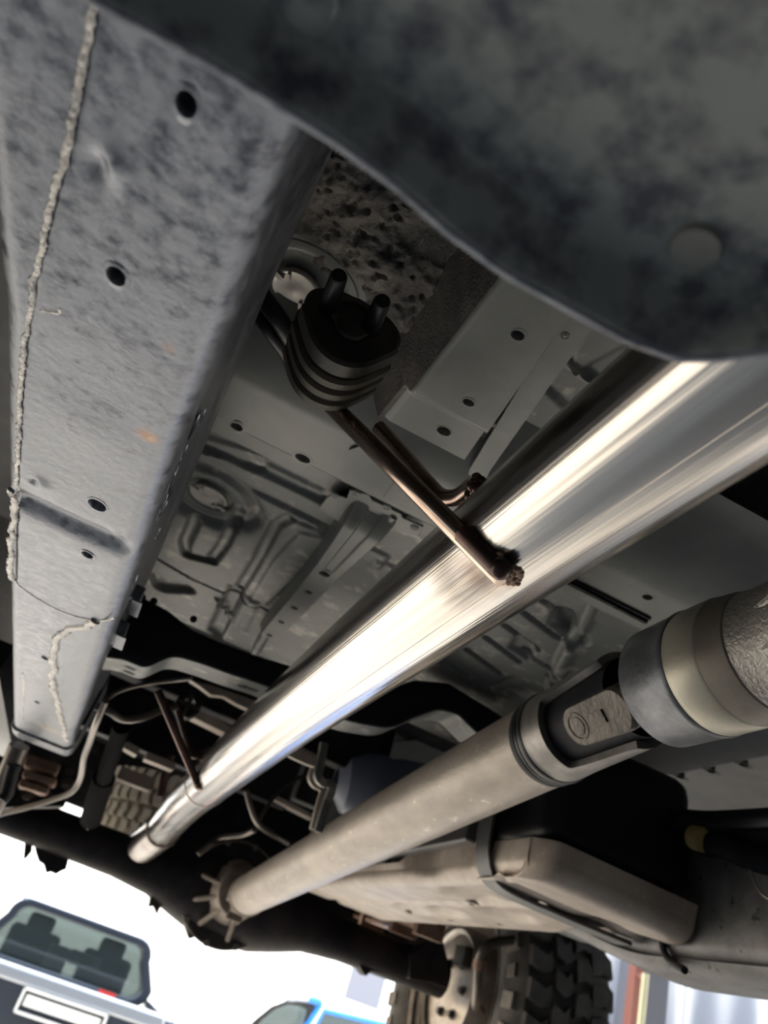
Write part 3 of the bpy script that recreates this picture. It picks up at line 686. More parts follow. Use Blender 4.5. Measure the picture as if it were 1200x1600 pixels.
# bearing cross in the window
cc = S0-ax*.030
q = MB(); q.tube([cc-vdir*.034, cc+vdir*.034], .0145, 28); q.ball(cc, .022, 18); q.lathe(S0, -ax, [(0,.03),(.10,.03)], 40); q.build('joint_cross', M['black2'], dsx)
f0 = at(970, 1080, Y=.60); ff = S0-ax*.052+vdir*.030
ear = MB(); dv = unit(np.array([-.0,-1,.06])); side_ = unit(np.cross(dv, vdir)); n = 34; ring = []
for k in range(n):
    a = 2*math.pi*k/n; x = math.cos(a); y = math.sin(a)
    ring.append((x*.0195 if x < 0 else x*.0175+.06, y*(.0195 if x < 0 else .0205)))
V = []; 
for h_, s_ in ((-.010,1),(.006,1),(.009,.92)):
    for x, y in ring: V.append(ff+vdir*h_+dv*(x*s_)+side_*(y*s_))
fs = [tuple(range(n)), tuple(2*n+k for k in range(n-1,-1,-1))]
for i in range(2):
    for k in range(n): fs.append((i*n+k, i*n+(k+1)%n, (i+1)*n+(k+1)%n, (i+1)*n+k))
ear.add(V, fs).build('yoke_ear', M['cup'], dsx, sharp=40)
q = MB(); q.lathe(ff+vdir*.0085, vdir, [(0,.0135),(.0012,.013),(.0012,.0115),(.0004,.011),(.0004,.009),(.0012,.0085),(.0014,.0001)], 40); q.build('bearing_cup', M['cup'], dsx)
q = MB(); q.box(ff+dv*.030+vdir*.0095+side_*.0, (.012,.020,.002), Matrix(tuple(zip(tuple(side_),tuple(dv),tuple(vdir))))); q.build('cast_rib', M['cup'], dsx)
# rear joint and flange on the differential
fe = S1
q = MB().lathe(fe-ax*.030, ax, [(0,RS*1.0),(.004,RS*1.07),(.012,RS*1.07),(.016,RS*.9),(.016,.001)], 60); q.build('rear_band', M['castlight'], dsx)
q = MB()
for s_ in (-1, 1):
    q.box(fe+ax*.012+u0*s_*.030, (.016,.075,.036), Matrix(tuple(zip(tuple(u0),tuple(ax),tuple(v0))))); 
    q.box(fe+ax*.045+v0*s_*.028, (.036,.060,.016), Matrix(tuple(zip(tuple(u0),tuple(ax),tuple(v0)))))
q.tube([fe+ax*.03-u0*.038, fe+ax*.03+u0*.038], .013, 16); q.tube([fe+ax*.03-v0*.038, fe+ax*.03+v0*.038], .013, 16)
q.build('rear_joint', M['castlight'], dsx, bevel=.003)
q = MB(); q.box(fe+ax*.066, (.105,.010,.040), Matrix(tuple(zip(tuple(u0),tuple(ax),tuple(v0))))); q.box(fe+ax*.066, (.040,.010,.105), Matrix(tuple(zip(tuple(u0),tuple(ax),tuple(v0)))))
q.build('companion_flange', M['castlight'], dsx, bevel=.004)

# ------------------------------------------------------------------ transfer case output
tcx = empty('transfer_case', (.40, .3, .30), 'cast alloy transfer case output with tan ring and black dust shield', 'transfer case')
A0 = np.array([.402,.53,.304]); axt = unit(np.array([0.03,-1.0,.035]))
MB().lathe(A0, axt, [(.002,.046),(0,.0485),(.004,.0515),(.050,.0525),(.053,.0535),(.056,.0525),(.056,.045)], 96).build('dust_shield', M['shield'], tcx, sharp=40)
MB().lathe(A0, axt, [(.050,.044),(.054,.0515),(.058,.0525),(.088,.0525),(.090,.0515)], 96).build('seal_ring', M['tan'], tcx, sharp=30, label='tan ring beside the black dust shield')
MB().lathe(A0, axt, [(.088,.0518),(.092,.0512),(.108,.0495),(.114,.048),(.118,.044),(.118,.03)], 96).build('rear_collar', M['castbrown'], tcx, sharp=30)
MB().lathe(A0, axt, [(.114,.040),(.116,.0475),(.125,.0465),(.140,.0465),(.155,.048),(.19,.056),(.25,.075),(.32,.098),(.55,.11)], 80).build('output_housing', M['alu'], tcx)
ut, vt = basis(axt); q = MB()
for a in range(0, 360, 40):
    ar = math.radians(a+15); d_ = math.cos(ar)*ut+math.sin(ar)*vt
    q.tube([A0+axt*.135+d_*.040, A0+axt*.19+d_*.056, A0+axt*.30+d_*.096], [.004,.006,.009], 10, sm=5)
q.build('casting_rib', M['alu'], tcx)
MB().lathe(A0, axt, [(.010,.001),(.010,.047)], 60).build('inner_face', M['black'], tcx)

# ------------------------------------------------------------------ heat shield / filler by the shaft
hs = empty('tank_side_shield', (.42, 1.35, .3), 'grey sheet shield with a slotted edge behind the driveshaft, right of the pipe', 'shield')
pts = [(540,1150),(600,1160),(700,1150),(760,1130),(790,1180),(700,1290),(560,1370),(488,1345),(508,1285),(526,1215)]
pw = [at(x, y, Y=1.80) for x, y in pts]
q = MB(); q.prism(pw, (0,.03,.0)); q.build('shield_sheet', M['shieldpaint'], hs, bevel=.004)
c0 = at(545,1225,Y=1.66); q = MB(); q.lathe(c0, (1,-.12,.18), [(-.03,.03),(-.01,.06),(.03,.072),(.07,.074),(.085,.068),(.11,.072),(.19,.072),(.24,.04)], 48, u=(0,0,1)); q.build('canister', M['bluish'], hs, 'smooth bluish grey canister')
def strip(px_list, Y, wd, m_, nm, par, th=.012):
    C = smooth_path([at(x, y, Y=Y) for x, y in px_list], 6); q = MB(); V = []; 
    for i, p in enumerate(C):
        d_ = unit(C[min(i+1,len(C)-1)]-C[max(i-1,0)]); nn = unit(np.cross(d_, (0,1,0)))
        V += [p+nn*wd/2, p+nn*wd/2+(0,th,0), p-nn*wd/2+(0,th,0), p-nn*wd/2]
    fs = []
    for i in range(len(C)-1):
        for k in range(4): a = i*4+k; b = i*4+(k+1)%4; fs.append((a,b,b+4,a+4))
    fs += [(0,1,2,3),tuple((len(C)-1)*4+k for k in (3,2,1,0))]
    q.add(V, fs); return q.build(nm, m_, par)
strip([(508,1160),(503,1190),(498,1210),(505,1222),(520,1228),(510,1260),(498,1300)], 1.36, .014, M['body'], 'folded_edge', hs)
strip([(494,1190),(487,1212),(492,1225),(505,1234),(500,1255),(490,1296)], 1.40, .010, M['skid'], 'folded_edge', hs)
strip([(450,1172),(470,1182),(494,1192)], 1.36, .016, M['skid'], 'folded_edge', hs)

# ------------------------------------------------------------------ fuel tank, strap and guard
ft = empty('fuel_tank', (.68, 1.5, .2), 'black fuel tank with dusty ribbed steel guard under it, lower right', 'fuel tank')
q = MB(); q.box((.675,1.245,.335), (.235,.61,.17)); q.build('tank_body', M['plastic'], ft, bevel=.03)
# guard pan: profile across x, swept along y with rounded front
def pan(ya, yb, x0, nm, scal):
    us = np.linspace(0, 1, 110); vs = np.linspace(0, 1, int((yb-ya)/.006)); P = np.zeros((len(us), len(vs), 3))
    for i, u_ in enumerate(us):
        for j, v_ in enumerate(vs):
            y = ya+(yb-ya)*v_; 
            if u_ < .25: t = u_/.25; x = x0+.006*t; z = .227+(.010+.052*float(sstep(1.40,1.31,y)))*(1-t)
            elif u_ < .4: t = (u_-.25)/.15*math.pi/2; x = x0+.006+.024*(1-math.cos(t)); z = .227-.022*math.sin(t)
            else: t = (u_-.4)/.6; x = x0+.03+t*(.795-x0-.03); z = .205
            P[i, j] = (x, y, z)
    return P
P = pan(1.09, 2.05, .545, '', 0); X_, Y_, Z_ = P[...,0], P[...,1], P[...,2]; fl_ = sstep(.575,.60,X_)
Z_ -= .010*fl_*sstep(.0,.25,np.sin((Y_-1.09)*17))*sstep(.62,.64,X_)*0
for (px, py, r_, dz) in ((735,1400,.035,.012),(790,1430,.035,.012),(700,1425,.028,.010),(985,1462,.03,.01),(900,1455,.03,.010),(640,1420,.03,.008)):
    c = at(px, py, Z=.205); Z_ += dz*np.exp(-(((X_-c[0])/(r_*1.0))**2+((Y_-c[1])/(r_*1.9))**2)**2)
X_ += .012*np.exp(-((Y_-1.28)/.05)**2)*sstep(.2,.235,Z_)
Z_ += .006*np.exp(-((X_-.66)/.010)**2)
MBp = MB().grid(P); MBp.punch([(at(x, y, Z=.206), dn, .007, .011, (1,0,0), .02) for x, y in ((738,1413),(783,1443),(706,1437),(640,1425))]); MBp.build('tank_guard', M['skid'], ft, solid=.002, label='dusty brown stamped guard plate')
# front piece with upright rounded face
us = np.linspace(0, 1, 90); vs = np.linspace(0, 1, 90); P = np.zeros((90, 90, 3))
for i, u_ in enumerate(us):
    for j, v_ in enumerate(vs):
        x = .548+.245*v_
        rcor = .03*(1-min(1, v_/.12))**2; 
        if u_ < .35: t = u_/.35; y = .925+.004*t; z = .255-.006*v_-.022*t
        elif u_ < .55: t = (u_-.35)/.2*math.pi/2; y = .929+.03*(1-math.cos(t))-.0; z = .233-.006*v_-.028*math.sin(t)
        else: t = (u_-.55)/.45; y = .959+(1.055-.959)*t; z = .205-.006*v_
        y += rcor*1.2
        P[i, j] = (x, y, z)
X_, Y_, Z_ = P[...,0], P[...,1], P[...,2]
for (px, py) in ((955,1440),(1030,1468)):
    c = at(px, py, Z=.205); Z_ += .010*np.exp(-(((X_-c[0])/.03)**2+((Y_-c[1]-.02)/.03)**2))
Z_ += .006*np.exp(-((Y_-1.03)/.01)**2)
mb = MB().grid(P); mb.punch([(at(930,1436,Z=.207), dn, .009, .006, (1,0,0), .02)]); mb.build('guard_front', M['skid'], ft, solid=.002, label='rounded front section of the tank guard')
# the tank ends with a rounded left flank on the front piece
P = np.zeros((30, 30, 3))
for i in range(30):
    for j in range(30):
        t = i/29*math.pi/2; z = .255-.05*min(1, j/20) if j < 20 else .205
        x = .548+.0*(1-math.cos(t)); y = .96+.1*i/29; P[i, j] = (.548+(.02*max(0,(j-15)/14)**2), y, .255-.05*j/29)
MB().grid(P).build('guard_flank', M['skid'], ft, solid=.002)
# strap
st_ = [(.60,1.07,.42),(.55,1.07,.40),(.537,1.07,.36),(.536,1.07,.27),(.54,1.07,.235),(.556,1.07,.208),(.585,1.07,.199),(.65,1.07,.197),(.72,1.07,.196),(.79,1.07,.196)]
C = smooth_path(st_, 6); V = []
for i, p in enumerate(C):
    d_ = unit(C[min(i+1,len(C)-1)]-C[max(i-1,0)]); nn = np.cross(d_, (0,1,0))
    for (a_, b_) in ((-.019,.0),(-.015,-.0025),(-.011,0.),(.011,0.),(.015,-.0025),(.019,.0),(.019,.004),(-.019,.004)): V.append(p+np.array([0,a_,0])+nn*b_*-1)
fs = []; 
for i in range(len(C)-1):
    for k in range(8): a = i*8+k; b = i*8+(k+1)%8; fs.append((a,b,b+8,a+8))
MB().add(V, fs).build('tank_strap', M['body_dark'], ft, label='dark steel strap wrapped under the tank')
q = MB()
for (px, py) in ((598,1385),(690,1345)): q.box(at(px,py,X=.535), (.004,.05,.05))
# black side wall left of guard
q = MB(); q.prism([(.53,1.12,.255),(.53,2.0,.23),(.53,2.0,.36),(.53,1.12,.40)], (.02,0,0)); q.build('tank_side', M['bluish'] if False else M['body_dark'], ft, bevel=.004)

# ------------------------------------------------------------------ right chassis rail
rr = empty('chassis_rail', (.84, .8, .16), 'black spotted chassis rail in front of the tank guard, lower right corner', 'chassis rail')
ys = np.arange(-.2, 1.35, .01); pf = [(.803,.37),(.800,.36),(.800,.30),(.800,.25),(.800,.205),(.803,.195),(.808,.188),(.80,.184),(.803,.178),(.812,.170),(.86,.168),(.90,.168),(.91,.18),(.91,.36)]
pr_ = np.array(pf); P = np.zeros((len(ys), len(pr_), 3)); P[...,1] = ys[:, None]; P[...,0] = pr_[None,:,0]; P[...,2] = pr_[None,:,1]
P[...,2] += .05*sstep(1.02,1.35,P[...,1])*(P[...,2] < .3)
MB().grid(P).build('rail_channel', M['rail_r'], rr, sharp=40)
MB().tube([at(1035,1400,X=.798), at(1034,1440,X=.797), at(1036,1480,X=.797), at(1046,1500,X=.799), at(1070,1516,Z=.167)], .005, 10, sm=5).build('dark_seam', M['black'], rr)
# wiring harness and hose above the right rail
hn = empty('wiring_harness', (.8,.9,.35), 'black corrugated hose and wiring along the dark right side', 'wiring harness')
hp = [at(1100,1318,X=.78), at(1130,1322,X=.78), at(1165,1335,X=.78), at(1200,1345,X=.78), at(1260,1350,X=.78)]
C = smooth_path(hp, 30); MB().tube(C, [.017 if i % 2 else .0145 for i in range(len(C))], 20).build('corrugated_hose', M['plastic'], hn)
MB().tube([at(1020,1290,X=.76), at(1060,1280,X=.76), at(1110,1283,X=.77), at(1200,1280,X=.77), at(1260,1275,X=.77)], .014, 12, sm=6).build('wire_bundle', M['plastic'], hn)
MB().tube([at(1085,1308,X=.765), at(1100,1312,X=.765)], .0165, 14).build('yellow_tape', M['yellow'], hn)
MB().tube([at(1168,1345,X=.775), at(1180,1380,X=.78), at(1198,1402,X=.785), at(1240,1420,X=.79)], .0016, 8, sm=6).build('thin_cable', M['line'], hn)

# ------------------------------------------------------------------ rear axle
ay = 2.27
ra = empty('rear_axle', (.42, ay, .1), 'black rear axle with round differential, silhouetted against the bright yard', 'rear axle')
q = MB(); q.lathe((-.62,ay,.145), (1,0,0), [(0,.001),(0,.052),(.58,.050),(.76,.052),(.86,.062),(.93,.085),(1.0,.105),(1.08,.110),(1.16,.105),(1.23,.085),(1.30,.062),(1.40,.052),(1.72,.05),(1.72,.001)], 48); q.build('axle_housing', M['axle'], ra)
q = MB(); q.lathe((.44,ay+.02,.150), (0,-1,0), [(-.10,.02),(-.09,.09),(-.04,.118),(.05,.124),(.075,.124),(.08,.112),(.085,.08),(.09,.001)], 60); q.build('differential_case', M['axle'], ra)
q = MB(); q.lathe((.44,ay+.02,.150), (0,-1,0), [(.064,.10),(.064,.129),(.074,.129),(.074,.10)], 60)
for a in range(0,360,36):
    an = math.radians(a+10); q.bolt((.44+.121*math.cos(an), ay-.054, .15+.121*math.sin(an)), (0,-1,0), .007, .007)
q.build('carrier_flange', M['castbrown'], ra)
for a in (172, 205, 238, 285):
    an = math.radians(a); q = MB(); d_ = np.array([math.cos(an),0,math.sin(an)]); c = np.array([.44,ay-.09,.150])
    q.tube([c+d_*.050+(0,-.045,0), c+d_*.104+(0,.012,0)], .0065, 8); q.build('carrier_rib', M['castlight'], ra)
MB().lathe((.44,ay+.02,.150), (0,-1,0), [(.07,.088),(.10,.078),(.105,.072),(.112,.072),(.118,.066),(.15,.058),(.165,.052),(.17,.044),(.17,.001)], 60).build('pinion_nose', M['castlight'], ra)
def bracket(name, pts_px, Y, th, m_, parent): 
    return MB().prism([at(x, y, Y=Y) for x, y in pts_px], (0,th,0)).build(name, m_, parent, bevel=.003)
bracket('shock_bracket', [(50,1295),(100,1310),(107,1345),(104,1358),(98,1360),(88,1366),(80,1362),(72,1364),(68,1350),(60,1345),(55,1330)], ay, .05, M['axle'], ra)
bracket('shock_bracket', [(40,1295),(52,1298),(50,1330),(42,1340),(36,1343)], ay, .03, M['axle'], ra)
bracket('sensor_bracket', [(240,1370),(262,1376),(258,1410),(250,1420),(246,1430),(240,1416),(232,1418)], ay-.02, .03, M['cup'], ra)
bracket('fill_plug', [(284,1432),(306,1442),(312,1462),(296,1468)], ay-.04, .03, M['cup'], ra)
bracket('axle_stop', [(552,1470),(610,1485),(600,1496),(620,1515),(606,1524),(580,1518),(572,1526),(566,1518),(560,1505)], ay-.03, .05, M['axle'], ra)
bracket('spring_seat', [(640,1490),(690,1460),(700,1500),(700,1545),(672,1535),(640,1530)], ay-.06, .12, M['axle'], ra)

# ------------------------------------------------------------------ wheel
def tyre_prof(Rr, wd):
    return [(-wd*.40,Rr*.60),(-wd*.47,Rr*.66),(-wd*.52,Rr*.80),(-wd*.49,Rr*.92),(-wd*.44,Rr*.965),(-wd*.2,Rr*.985),(0,Rr*.99),(wd*.2,Rr*.985),(wd*.44,Rr*.965),(wd*.49,Rr*.92),(wd*.52,Rr*.80),(wd*.47,Rr*.66),(wd*.40,Rr*.60)]
def tread(parent, axis, c, Rr, wd, n, m_, smooth_u, rows=((-.33,.24),(-.11,.17),(.11,.17),(.33,.24)), lug=.012):
    """alike blocks share one mesh per row"""
    ax_ = unit(axis); u_ = unit(smooth_u); v_ = np.cross(ax_, u_)
    for ri, (off, bw) in enumerate(rows):
        bl = 2*math.pi*Rr/n*.66; q = MB(); sk = .25*bl*(1 if off > 0 else -1)
        pts = [(-bw/2*wd,-bl/2),(bw*.2*wd,-bl/2-sk),(bw/2*wd,-bl/2+sk*.3),(bw/2*wd,bl/2),(bw*.1*wd,bl/2-sk*.6),(-bw/2*wd,bl/2+sk*.4)]
        me = bpy.data.meshes.new('tread_block'); V = [(x, y, 0) for x, y in pts]+[(x*.92, y*.92, lug) for x, y in pts]; k = len(pts)
        me.from_pydata(V, [], [tuple(range(k-1,-1,-1)), tuple(range(k,2*k))]+[(i,(i+1)%k,k+(i+1)%k,k+i) for i in range(k)]); me.materials.append(m_)
        for i in range(n):
            a = 2*math.pi*(i+.5*(ri % 2))/n; rad = math.cos(a)*u_+math.sin(a)*v_; tan = np.cross(rad, ax_)
            p = c+ax_*off*wd+rad*(Rr*(.985 if abs(off) < .2 else .970)-.004)
            o = bpy.data.objects.new('tread_block', me); sc.collection.objects.link(o); o.parent = parent
            o.matrix_local = Matrix.Translation(Vector(p-WPOS[parent.name])) @ Matrix(tuple(zip(tuple(ax_), tuple(-tan), tuple(rad)))).to_4x4()
wc = np.array([1.255, ay, .13]); RW = .40; WW = .27
wh = empty('road_wheel', wc-(0,0,RW), 'rear right wheel with chunky all-terrain tyre beside the right rail', 'wheel')
ty = MB().lathe(wc, (1,0,0), tyre_prof(RW, WW), 72); tyo = ty.build('tyre', M['tyre'], wh)
tread(tyo, (1,0,0), wc, RW+.004, WW, 34, M['tyre'], (0,0,1), lug=.014)
q = MB()
for i in range(34):
    a = 2*math.pi*i/34; rad = np.array([0, math.cos(a), math.sin(a)]); tan = np.array([0,-math.sin(a), math.cos(a)])
    c = wc+np.array([-WW*.505,0,0])+rad*RW*.86; Rm = Matrix(tuple(zip((1,0,0), tuple(tan), tuple(rad))))
    q.box(c, (.016,.036 if i % 2 else .028,.050 if i % 2 else .034), Rm)
q.build('side_lug', M['tyre_side'], tyo, kind='stuff')
q = MB(); q.lathe(wc, (1,0,0), [(-.118,.238),(-.122,.244),(-.125,.252),(-.112,.246),(-.10,.225),(-.02,.215),(.05,.205),(.06,.10),(.06,.001)], 64); q.build('rim', M['rimsteel'], wh)
q = MB(); q.lathe(wc, (1,0,0), [(-.13,.14),(-.135,.150),(-.11,.158),(-.06,.158),(-.02,.15)], 56); q.lathe(wc, (1,0,0), [(-.12,.001),(-.12,.14),(-.13,.145)], 40); q.build('brake_drum', M['rimsteel'], wh)
for a in range(0,360,60):
    an = math.radians(a); MB().bolt(wc+(-.122, .07*math.cos(an), .07*math.sin(an)), (-1,0,0), .009, .012).build('backplate_bolt', M['cup'], wh)
MB().box(wc+(-.13,-.05,.08), (.03,.06,.05)).build('brake_fitting', M['cup'], wh)
bl = empty('brake_hose', (1.05,1.9,.1), 'curved brown brake hose in front of the rear right wheel', 'brake hose')
MB().tube([at(815,1468,Y=1.95), at(775,1472,Y=1.95), at(755,1484,Y=1.95), at(748,1505,Y=1.97), at(746,1540,Y=2.0), at(744,1570,Y=2.05), at(752,1580,Y=2.1)], .012, 12, sm=6).build('hose', M['line'], bl)
MB().tube([at(750,1497,Y=1.965), at(748,1512,Y=1.975)], .016, 12).build('hose_collar', M['rust'], bl)
# leaf spring right
ls = empty('leaf_spring', (.93,ay,.2), 'rusty leaf spring pack over the axle, left of the rear wheel', 'leaf spring')
for k in range(4):
    q = MB(); P = []; 
    for y in np.linspace(ay-.55+.08*k, ay+.55-.08*k, 24): P.append((.90, y, .215+.018*k*1.0+.09*((y-ay)/.6)**2))
    V = []; 
    for p in P: V += [(p[0]-.03,p[1],p[2]),(p[0]+.03,p[1],p[2]),(p[0]+.03,p[1],p[2]+.010),(p[0]-.03,p[1],p[2]+.010)]
    fs = [(0,1,2,3),tuple((len(P)-1)*4+i for i in (3,2,1,0))]
    for i in range(len(P)-1):
        for j in range(4): a = i*4+j; b = i*4+(j+1)%4; fs.append((a,b,b+4,a+4))
    q.add(V, fs).build('spring_leaf', M['rust'], ls)
for y in (ay-.28, ay-.12, ay+.12): MB().box((.90,y,.24), (.075,.025,.085)).build('spring_clamp', M['rust'], ls)

# ------------------------------------------------------------------ spare tyre
sp_c = np.array([.46, 3.02, .33]); RS_ = .42
sp = empty('spare_wheel', sp_c-(0,0,.13), 'pale spare tyre slung flat behind the axle, left of the exhaust tip', 'spare wheel')
ty = MB().lathe(sp_c, (0,0,1), tyre_prof(RS_, .25), 72); tyo = ty.build('tyre', M['tyre_lit'], sp)
tread(tyo, (0,0,1), sp_c, RS_+.006, .25, 54, M['tyre_lit'], (1,0,0), lug=.016)
MB().lathe(sp_c, (0,0,1), [(-.09,.24),(-.10,.25),(-.08,.235),(.02,.22),(.03,.05),(.03,.001)], 48).build('rim', M['body_dark'], sp)

# ------------------------------------------------------------------ rear cargo bed with cross ribs
bd = empty('cargo_bed', (.42, 2.4, .5), 'dark underside of the cargo bed with light cross bars behind the crossmember', 'cargo bed')
q = MB(); q.box((.42, 2.35, .60), (1.9, 2.3, .03)); q.build('bed_floor', M['black2'], bd)
q = MB(); q.box((-.53, 1.0, .38), (.03, 5.0, .50)); q.box((1.46, .2, .46), (.03, 2.9, .34)); q.build('outer_panel', M['black2'], bd)
q = MB(); q.box((1.46, 3.1, .50), (.03, .8, .30)); q.box((.42, 3.5, .47), (1.9, .04, .28)); q.build('rear_panel', M['black2'], bd)
for (pa, pb, Y, wd) in (((300,1112),(372,1148),1.55,.017),((196,1163),(217,1175),1.75,.016),((228,1180),(274,1198),1.75,.016),((186,1206),(238,1226),1.95,.030),((455,1165),(495,1185),1.50,.014),((428,1245),(492,1277),1.95,.012)):
    a_, b_ = at(*pa, Y=Y), at(*pb, Y=Y); q = MB(); d_ = b_-a_; n_ = unit(np.cross(d_, (0,1,0)))
    q.prism([a_-n_*wd/2, b_-n_*wd/2, b_+n_*wd/2, a_+n_*wd/2], (0,.04,0)); q.build('cross_bar', M['skid'], bd, bevel=.002)
q = MB(); q.prism([at(x, y, Y=1.45) for x, y in ((296,1062),(330,1070),(405,1096),(396,1112),(370,1100),(350,1088),(330,1086),(312,1072))], (0,.02,0)); q.build('brown_panel', M['skid'], bd, bevel=.002)  # brown panel with a scalloped lower edge
q = MB(); q.box((.10, 2.0, .42), (.70, .05, .14)); q.box((.62, 2.05, .45), (.3,.05,.12)); q.box((.15,1.65,.47), (.8,.05,.12)); q.box((.66,2.50,.36), (.84,.03,.30)); q.build('bed_beam', M['black2'], bd, bevel=.006)
# rear rubber hanger
r2h = empty('rubber_hanger', at(293,1103,Y=1.42), 'small round black rubber hanger at the rear rods', 'rubber hanger')
c = at(293,1103,Y=1.42); q = MB(); q.lathe(c, (0,-1,0), [(-.015,.008),(-.015,.023),(.012,.023),(.015,.020),(.015,.012),(.008,.011),(-.01,.011)], 28); q.build('rubber_ring', M['plastic'], r2h)
q = MB(); q.tube([c+(-.02,-.012,0), c+(.02,-.012,0)], .004, 8); q.tube([c+(0,-.012,-.02), c+(0,-.012,.02)], .004, 8); q.ball(at(299,1088,Y=1.41), .008); q.build('rubber_spoke', M['rubber_rib'], r2h)

# ------------------------------------------------------------------ left side lines, shock, spring pack
def line(name, label, pts, r, m_, cat='pipe'):
    o = MB().tube(pts, r, 10, sm=6).build(name, m_, None, label, cat); return o
line('brake_pipe', 'upper thin brake pipe curving out from the left rail', [at(160,1110,Y=1.25), at(168,1092,Y=1.25), at(190,1078,Y=1.25), at(230,1068,Y=1.25), at(270,1063,Y=1.25), at(300,1060,Y=1.22)], .0034, M['line'], 'brake pipe')
line('brake_pipe', 'thicker pale pipe looping below the upper brake pipe', [at(150,1104,Y=1.3), at(172,1112,Y=1.3), at(192,1124,Y=1.32), at(220,1122,Y=1.34), at(250,1111,Y=1.36), at(276,1104,Y=1.38)], .0060, M['line'], 'brake pipe')
line('brake_pipe', 'long pipe running down beside the left rail end', [at(165,1095,Y=1.2), at(150,1130,Y=1.25), at(140,1160,Y=1.35), at(131,1185,Y=1.5), at(126,1215,Y=1.6), at(112,1237,Y=1.65), at(80,1250,Y=1.7), at(40,1262,Y=1.75), at(0,1272,Y=1.8), at(-50,1290,Y=1.85)], .0055, M['line'], 'brake pipe')
line('wire_loop', 'dark thin cable looping down right of the pipe end', [at(385,1235,Y=1.6), at(392,1262,Y=1.62), at(402,1285,Y=1.65), at(420,1300,Y=1.7), at(450,1318,Y=1.75)], .006, M['line'], 'cable')
line('wire_loop', 'curved dark cable crossing behind the driveshaft', [at(490,1205,Y=1.7), at(450,1225,Y=1.7), at(425,1250,Y=1.7), at(405,1282,Y=1.7), at(395,1300,Y=1.7)], .004, M['rubber'], 'cable')
line('wire_loop', 'twisted cable above the differential', [at(310,1335,Y=1.95), at(330,1318,Y=1.95), at(345,1308,Y=1.95), at(380,1304,Y=1.9), at(400,1296,Y=1.85)], .006, M['line'], 'cable')
line('stay_rod', 'thin dark rod beside the spare tyre', [at(268,1180,Y=1.9), at(258,1208,Y=1.9), at(250,1245,Y=1.9)], .008, M['rod2'], 'rod')
sh = empty('shock_absorber', at(160,1290,Y=2.1), 'long dark shock absorber left of the spare tyre', 'shock absorber')
MB().tube([at(190,1135,Y=1.7), at(160,1225,Y=1.95)], .018, 20).build('damper_body', M['matblack'], sh)
MB().tube([at(163,1215,Y=1.93), at(142,1280,Y=2.1)], .025, 20).build('damper_sleeve', M['matblack'], sh)
MB().tube([at(136,1276,Y=2.1), at(146,1290,Y=2.1)], .016, 14).build('damper_eye', M['cup'], sh)
lp = empty('leaf_spring', at(65,1230,Y=1.9), 'rusty left spring pack below the end of the left rail', 'leaf spring')
for k, (a_, b_) in enumerate((((40,1186),(92,1202)),((36,1207),(88,1222)),((30,1222),(76,1236)))):
    p0, p1 = at(*a_, Y=1.85), at(*b_, Y=1.85); d_ = unit(p1-p0); n_ = unit(np.cross(d_, (0,1,0))); wd = .026 if k == 0 else .016
    MB().prism([p0-n_*wd/2, p1-n_*wd/2, p1+n_*wd/2, p0+n_*wd/2], (0,.06,0)).build('spring_leaf', M['rust'], lp, bevel=.005)
q = MB(); q.prism([at(x,y,Y=1.95) for x,y in ((22,1190),(100,1195),(120,1215),(100,1260),(0,1262),(0,1235))], (0,.05,0)); q.build('spring_hanger', M['black2'], lp, bevel=.004)
q = MB()
for (px,py) in ((44,1239),(105,1222),(108,1205),(75,1250)): q.bolt(at(px,py,Y=1.9), (0,-1,0), .010, .012)
q.build('hanger_bolt', M['cup'], lp)
sl = empty('side_step', at(-10,1240,Y=1.5), 'grey tubular step bracket at the left edge', 'step bracket')
MB().tube([at(30,1165,Y=1.6), at(16,1200,Y=1.62), at(0,1240,Y=1.65), at(-20,1280,Y=1.7)], .018, 18).build('step_tube', M['line'], sl)
MB().tube([at(22,1195,Y=1.55), at(10,1240,Y=1.57), at(2,1250,Y=1.57)], .012, 14).build('step_tube', M['black2'], sl)
mf = MB(); mf.box((-.30,1.9,.30), (.16,1.0,.05)); mf.build('mud_liner', M['plastic'], None, 'black liner panel outside the left rail', 'liner')

# ------------------------------------------------------------------ pickup in the yard
pk = empty('pickup_truck', (.5, 8.0, -H), 'dark grey pickup truck parked in the yard, seen from behind', 'pickup truck')
cx = .50
# cab shell with an open rear window frame
def ring_prism(parent, outer, inner, y, th, m_, nm):
    n = len(outer); V = [(x,y,z) for x,z in outer]+[(x,y,z) for x,z in inner]; V += [(a,b+th,c) for a,b,c in V]
    fs = []
    for i in range(n):
        j = (i+1) % n; fs.append((i,j,n+j,n+i)); fs.append((2*n+i,3*n+i,3*n+j,2*n+j)); fs.append((i,2*n+i,2*n+j,j)); fs.append((n+i,n+j,3*n+j,3*n+i))
    return MB().add(V, fs).build(nm, m_, parent, bevel=.02)
def rrect(x0,x1,x2,x3,z0,z1,r,n=6):
    """bottom x0..x1, top x2..x3"""
    out = []
    for (cx_, cz, sx, sz, a0) in ((x0+r,z0+r,-1,-1,180),(x1-r,z0+r,1,-1,270),(x3-r,z1-r,1,1,0),(x2+r,z1-r,-1,1,90)):
        for k in range(n+1):
            a = math.radians(a0+90*k/n); out.append((cx_+r*math.cos(a), cz+r*math.sin(a)))
    return out
ZR_ = -.03
ring_prism(pk, rrect(cx-.80,cx+.80,cx-.68,cx+.68,-.56,ZR_,.16), rrect(cx-.70,cx+.70,cx-.60,cx+.60,-.50,ZR_-.07,.10), 8.4, .25, M['carpaint'], 'cab_shell')
MB().prism([(x,8.45,z) for x,z in rrect(cx-.70,cx+.70,cx-.60,cx+.60,-.50,ZR_-.07,.10)], (0,.01,0)).build('rear_window', M['glass'], pk)
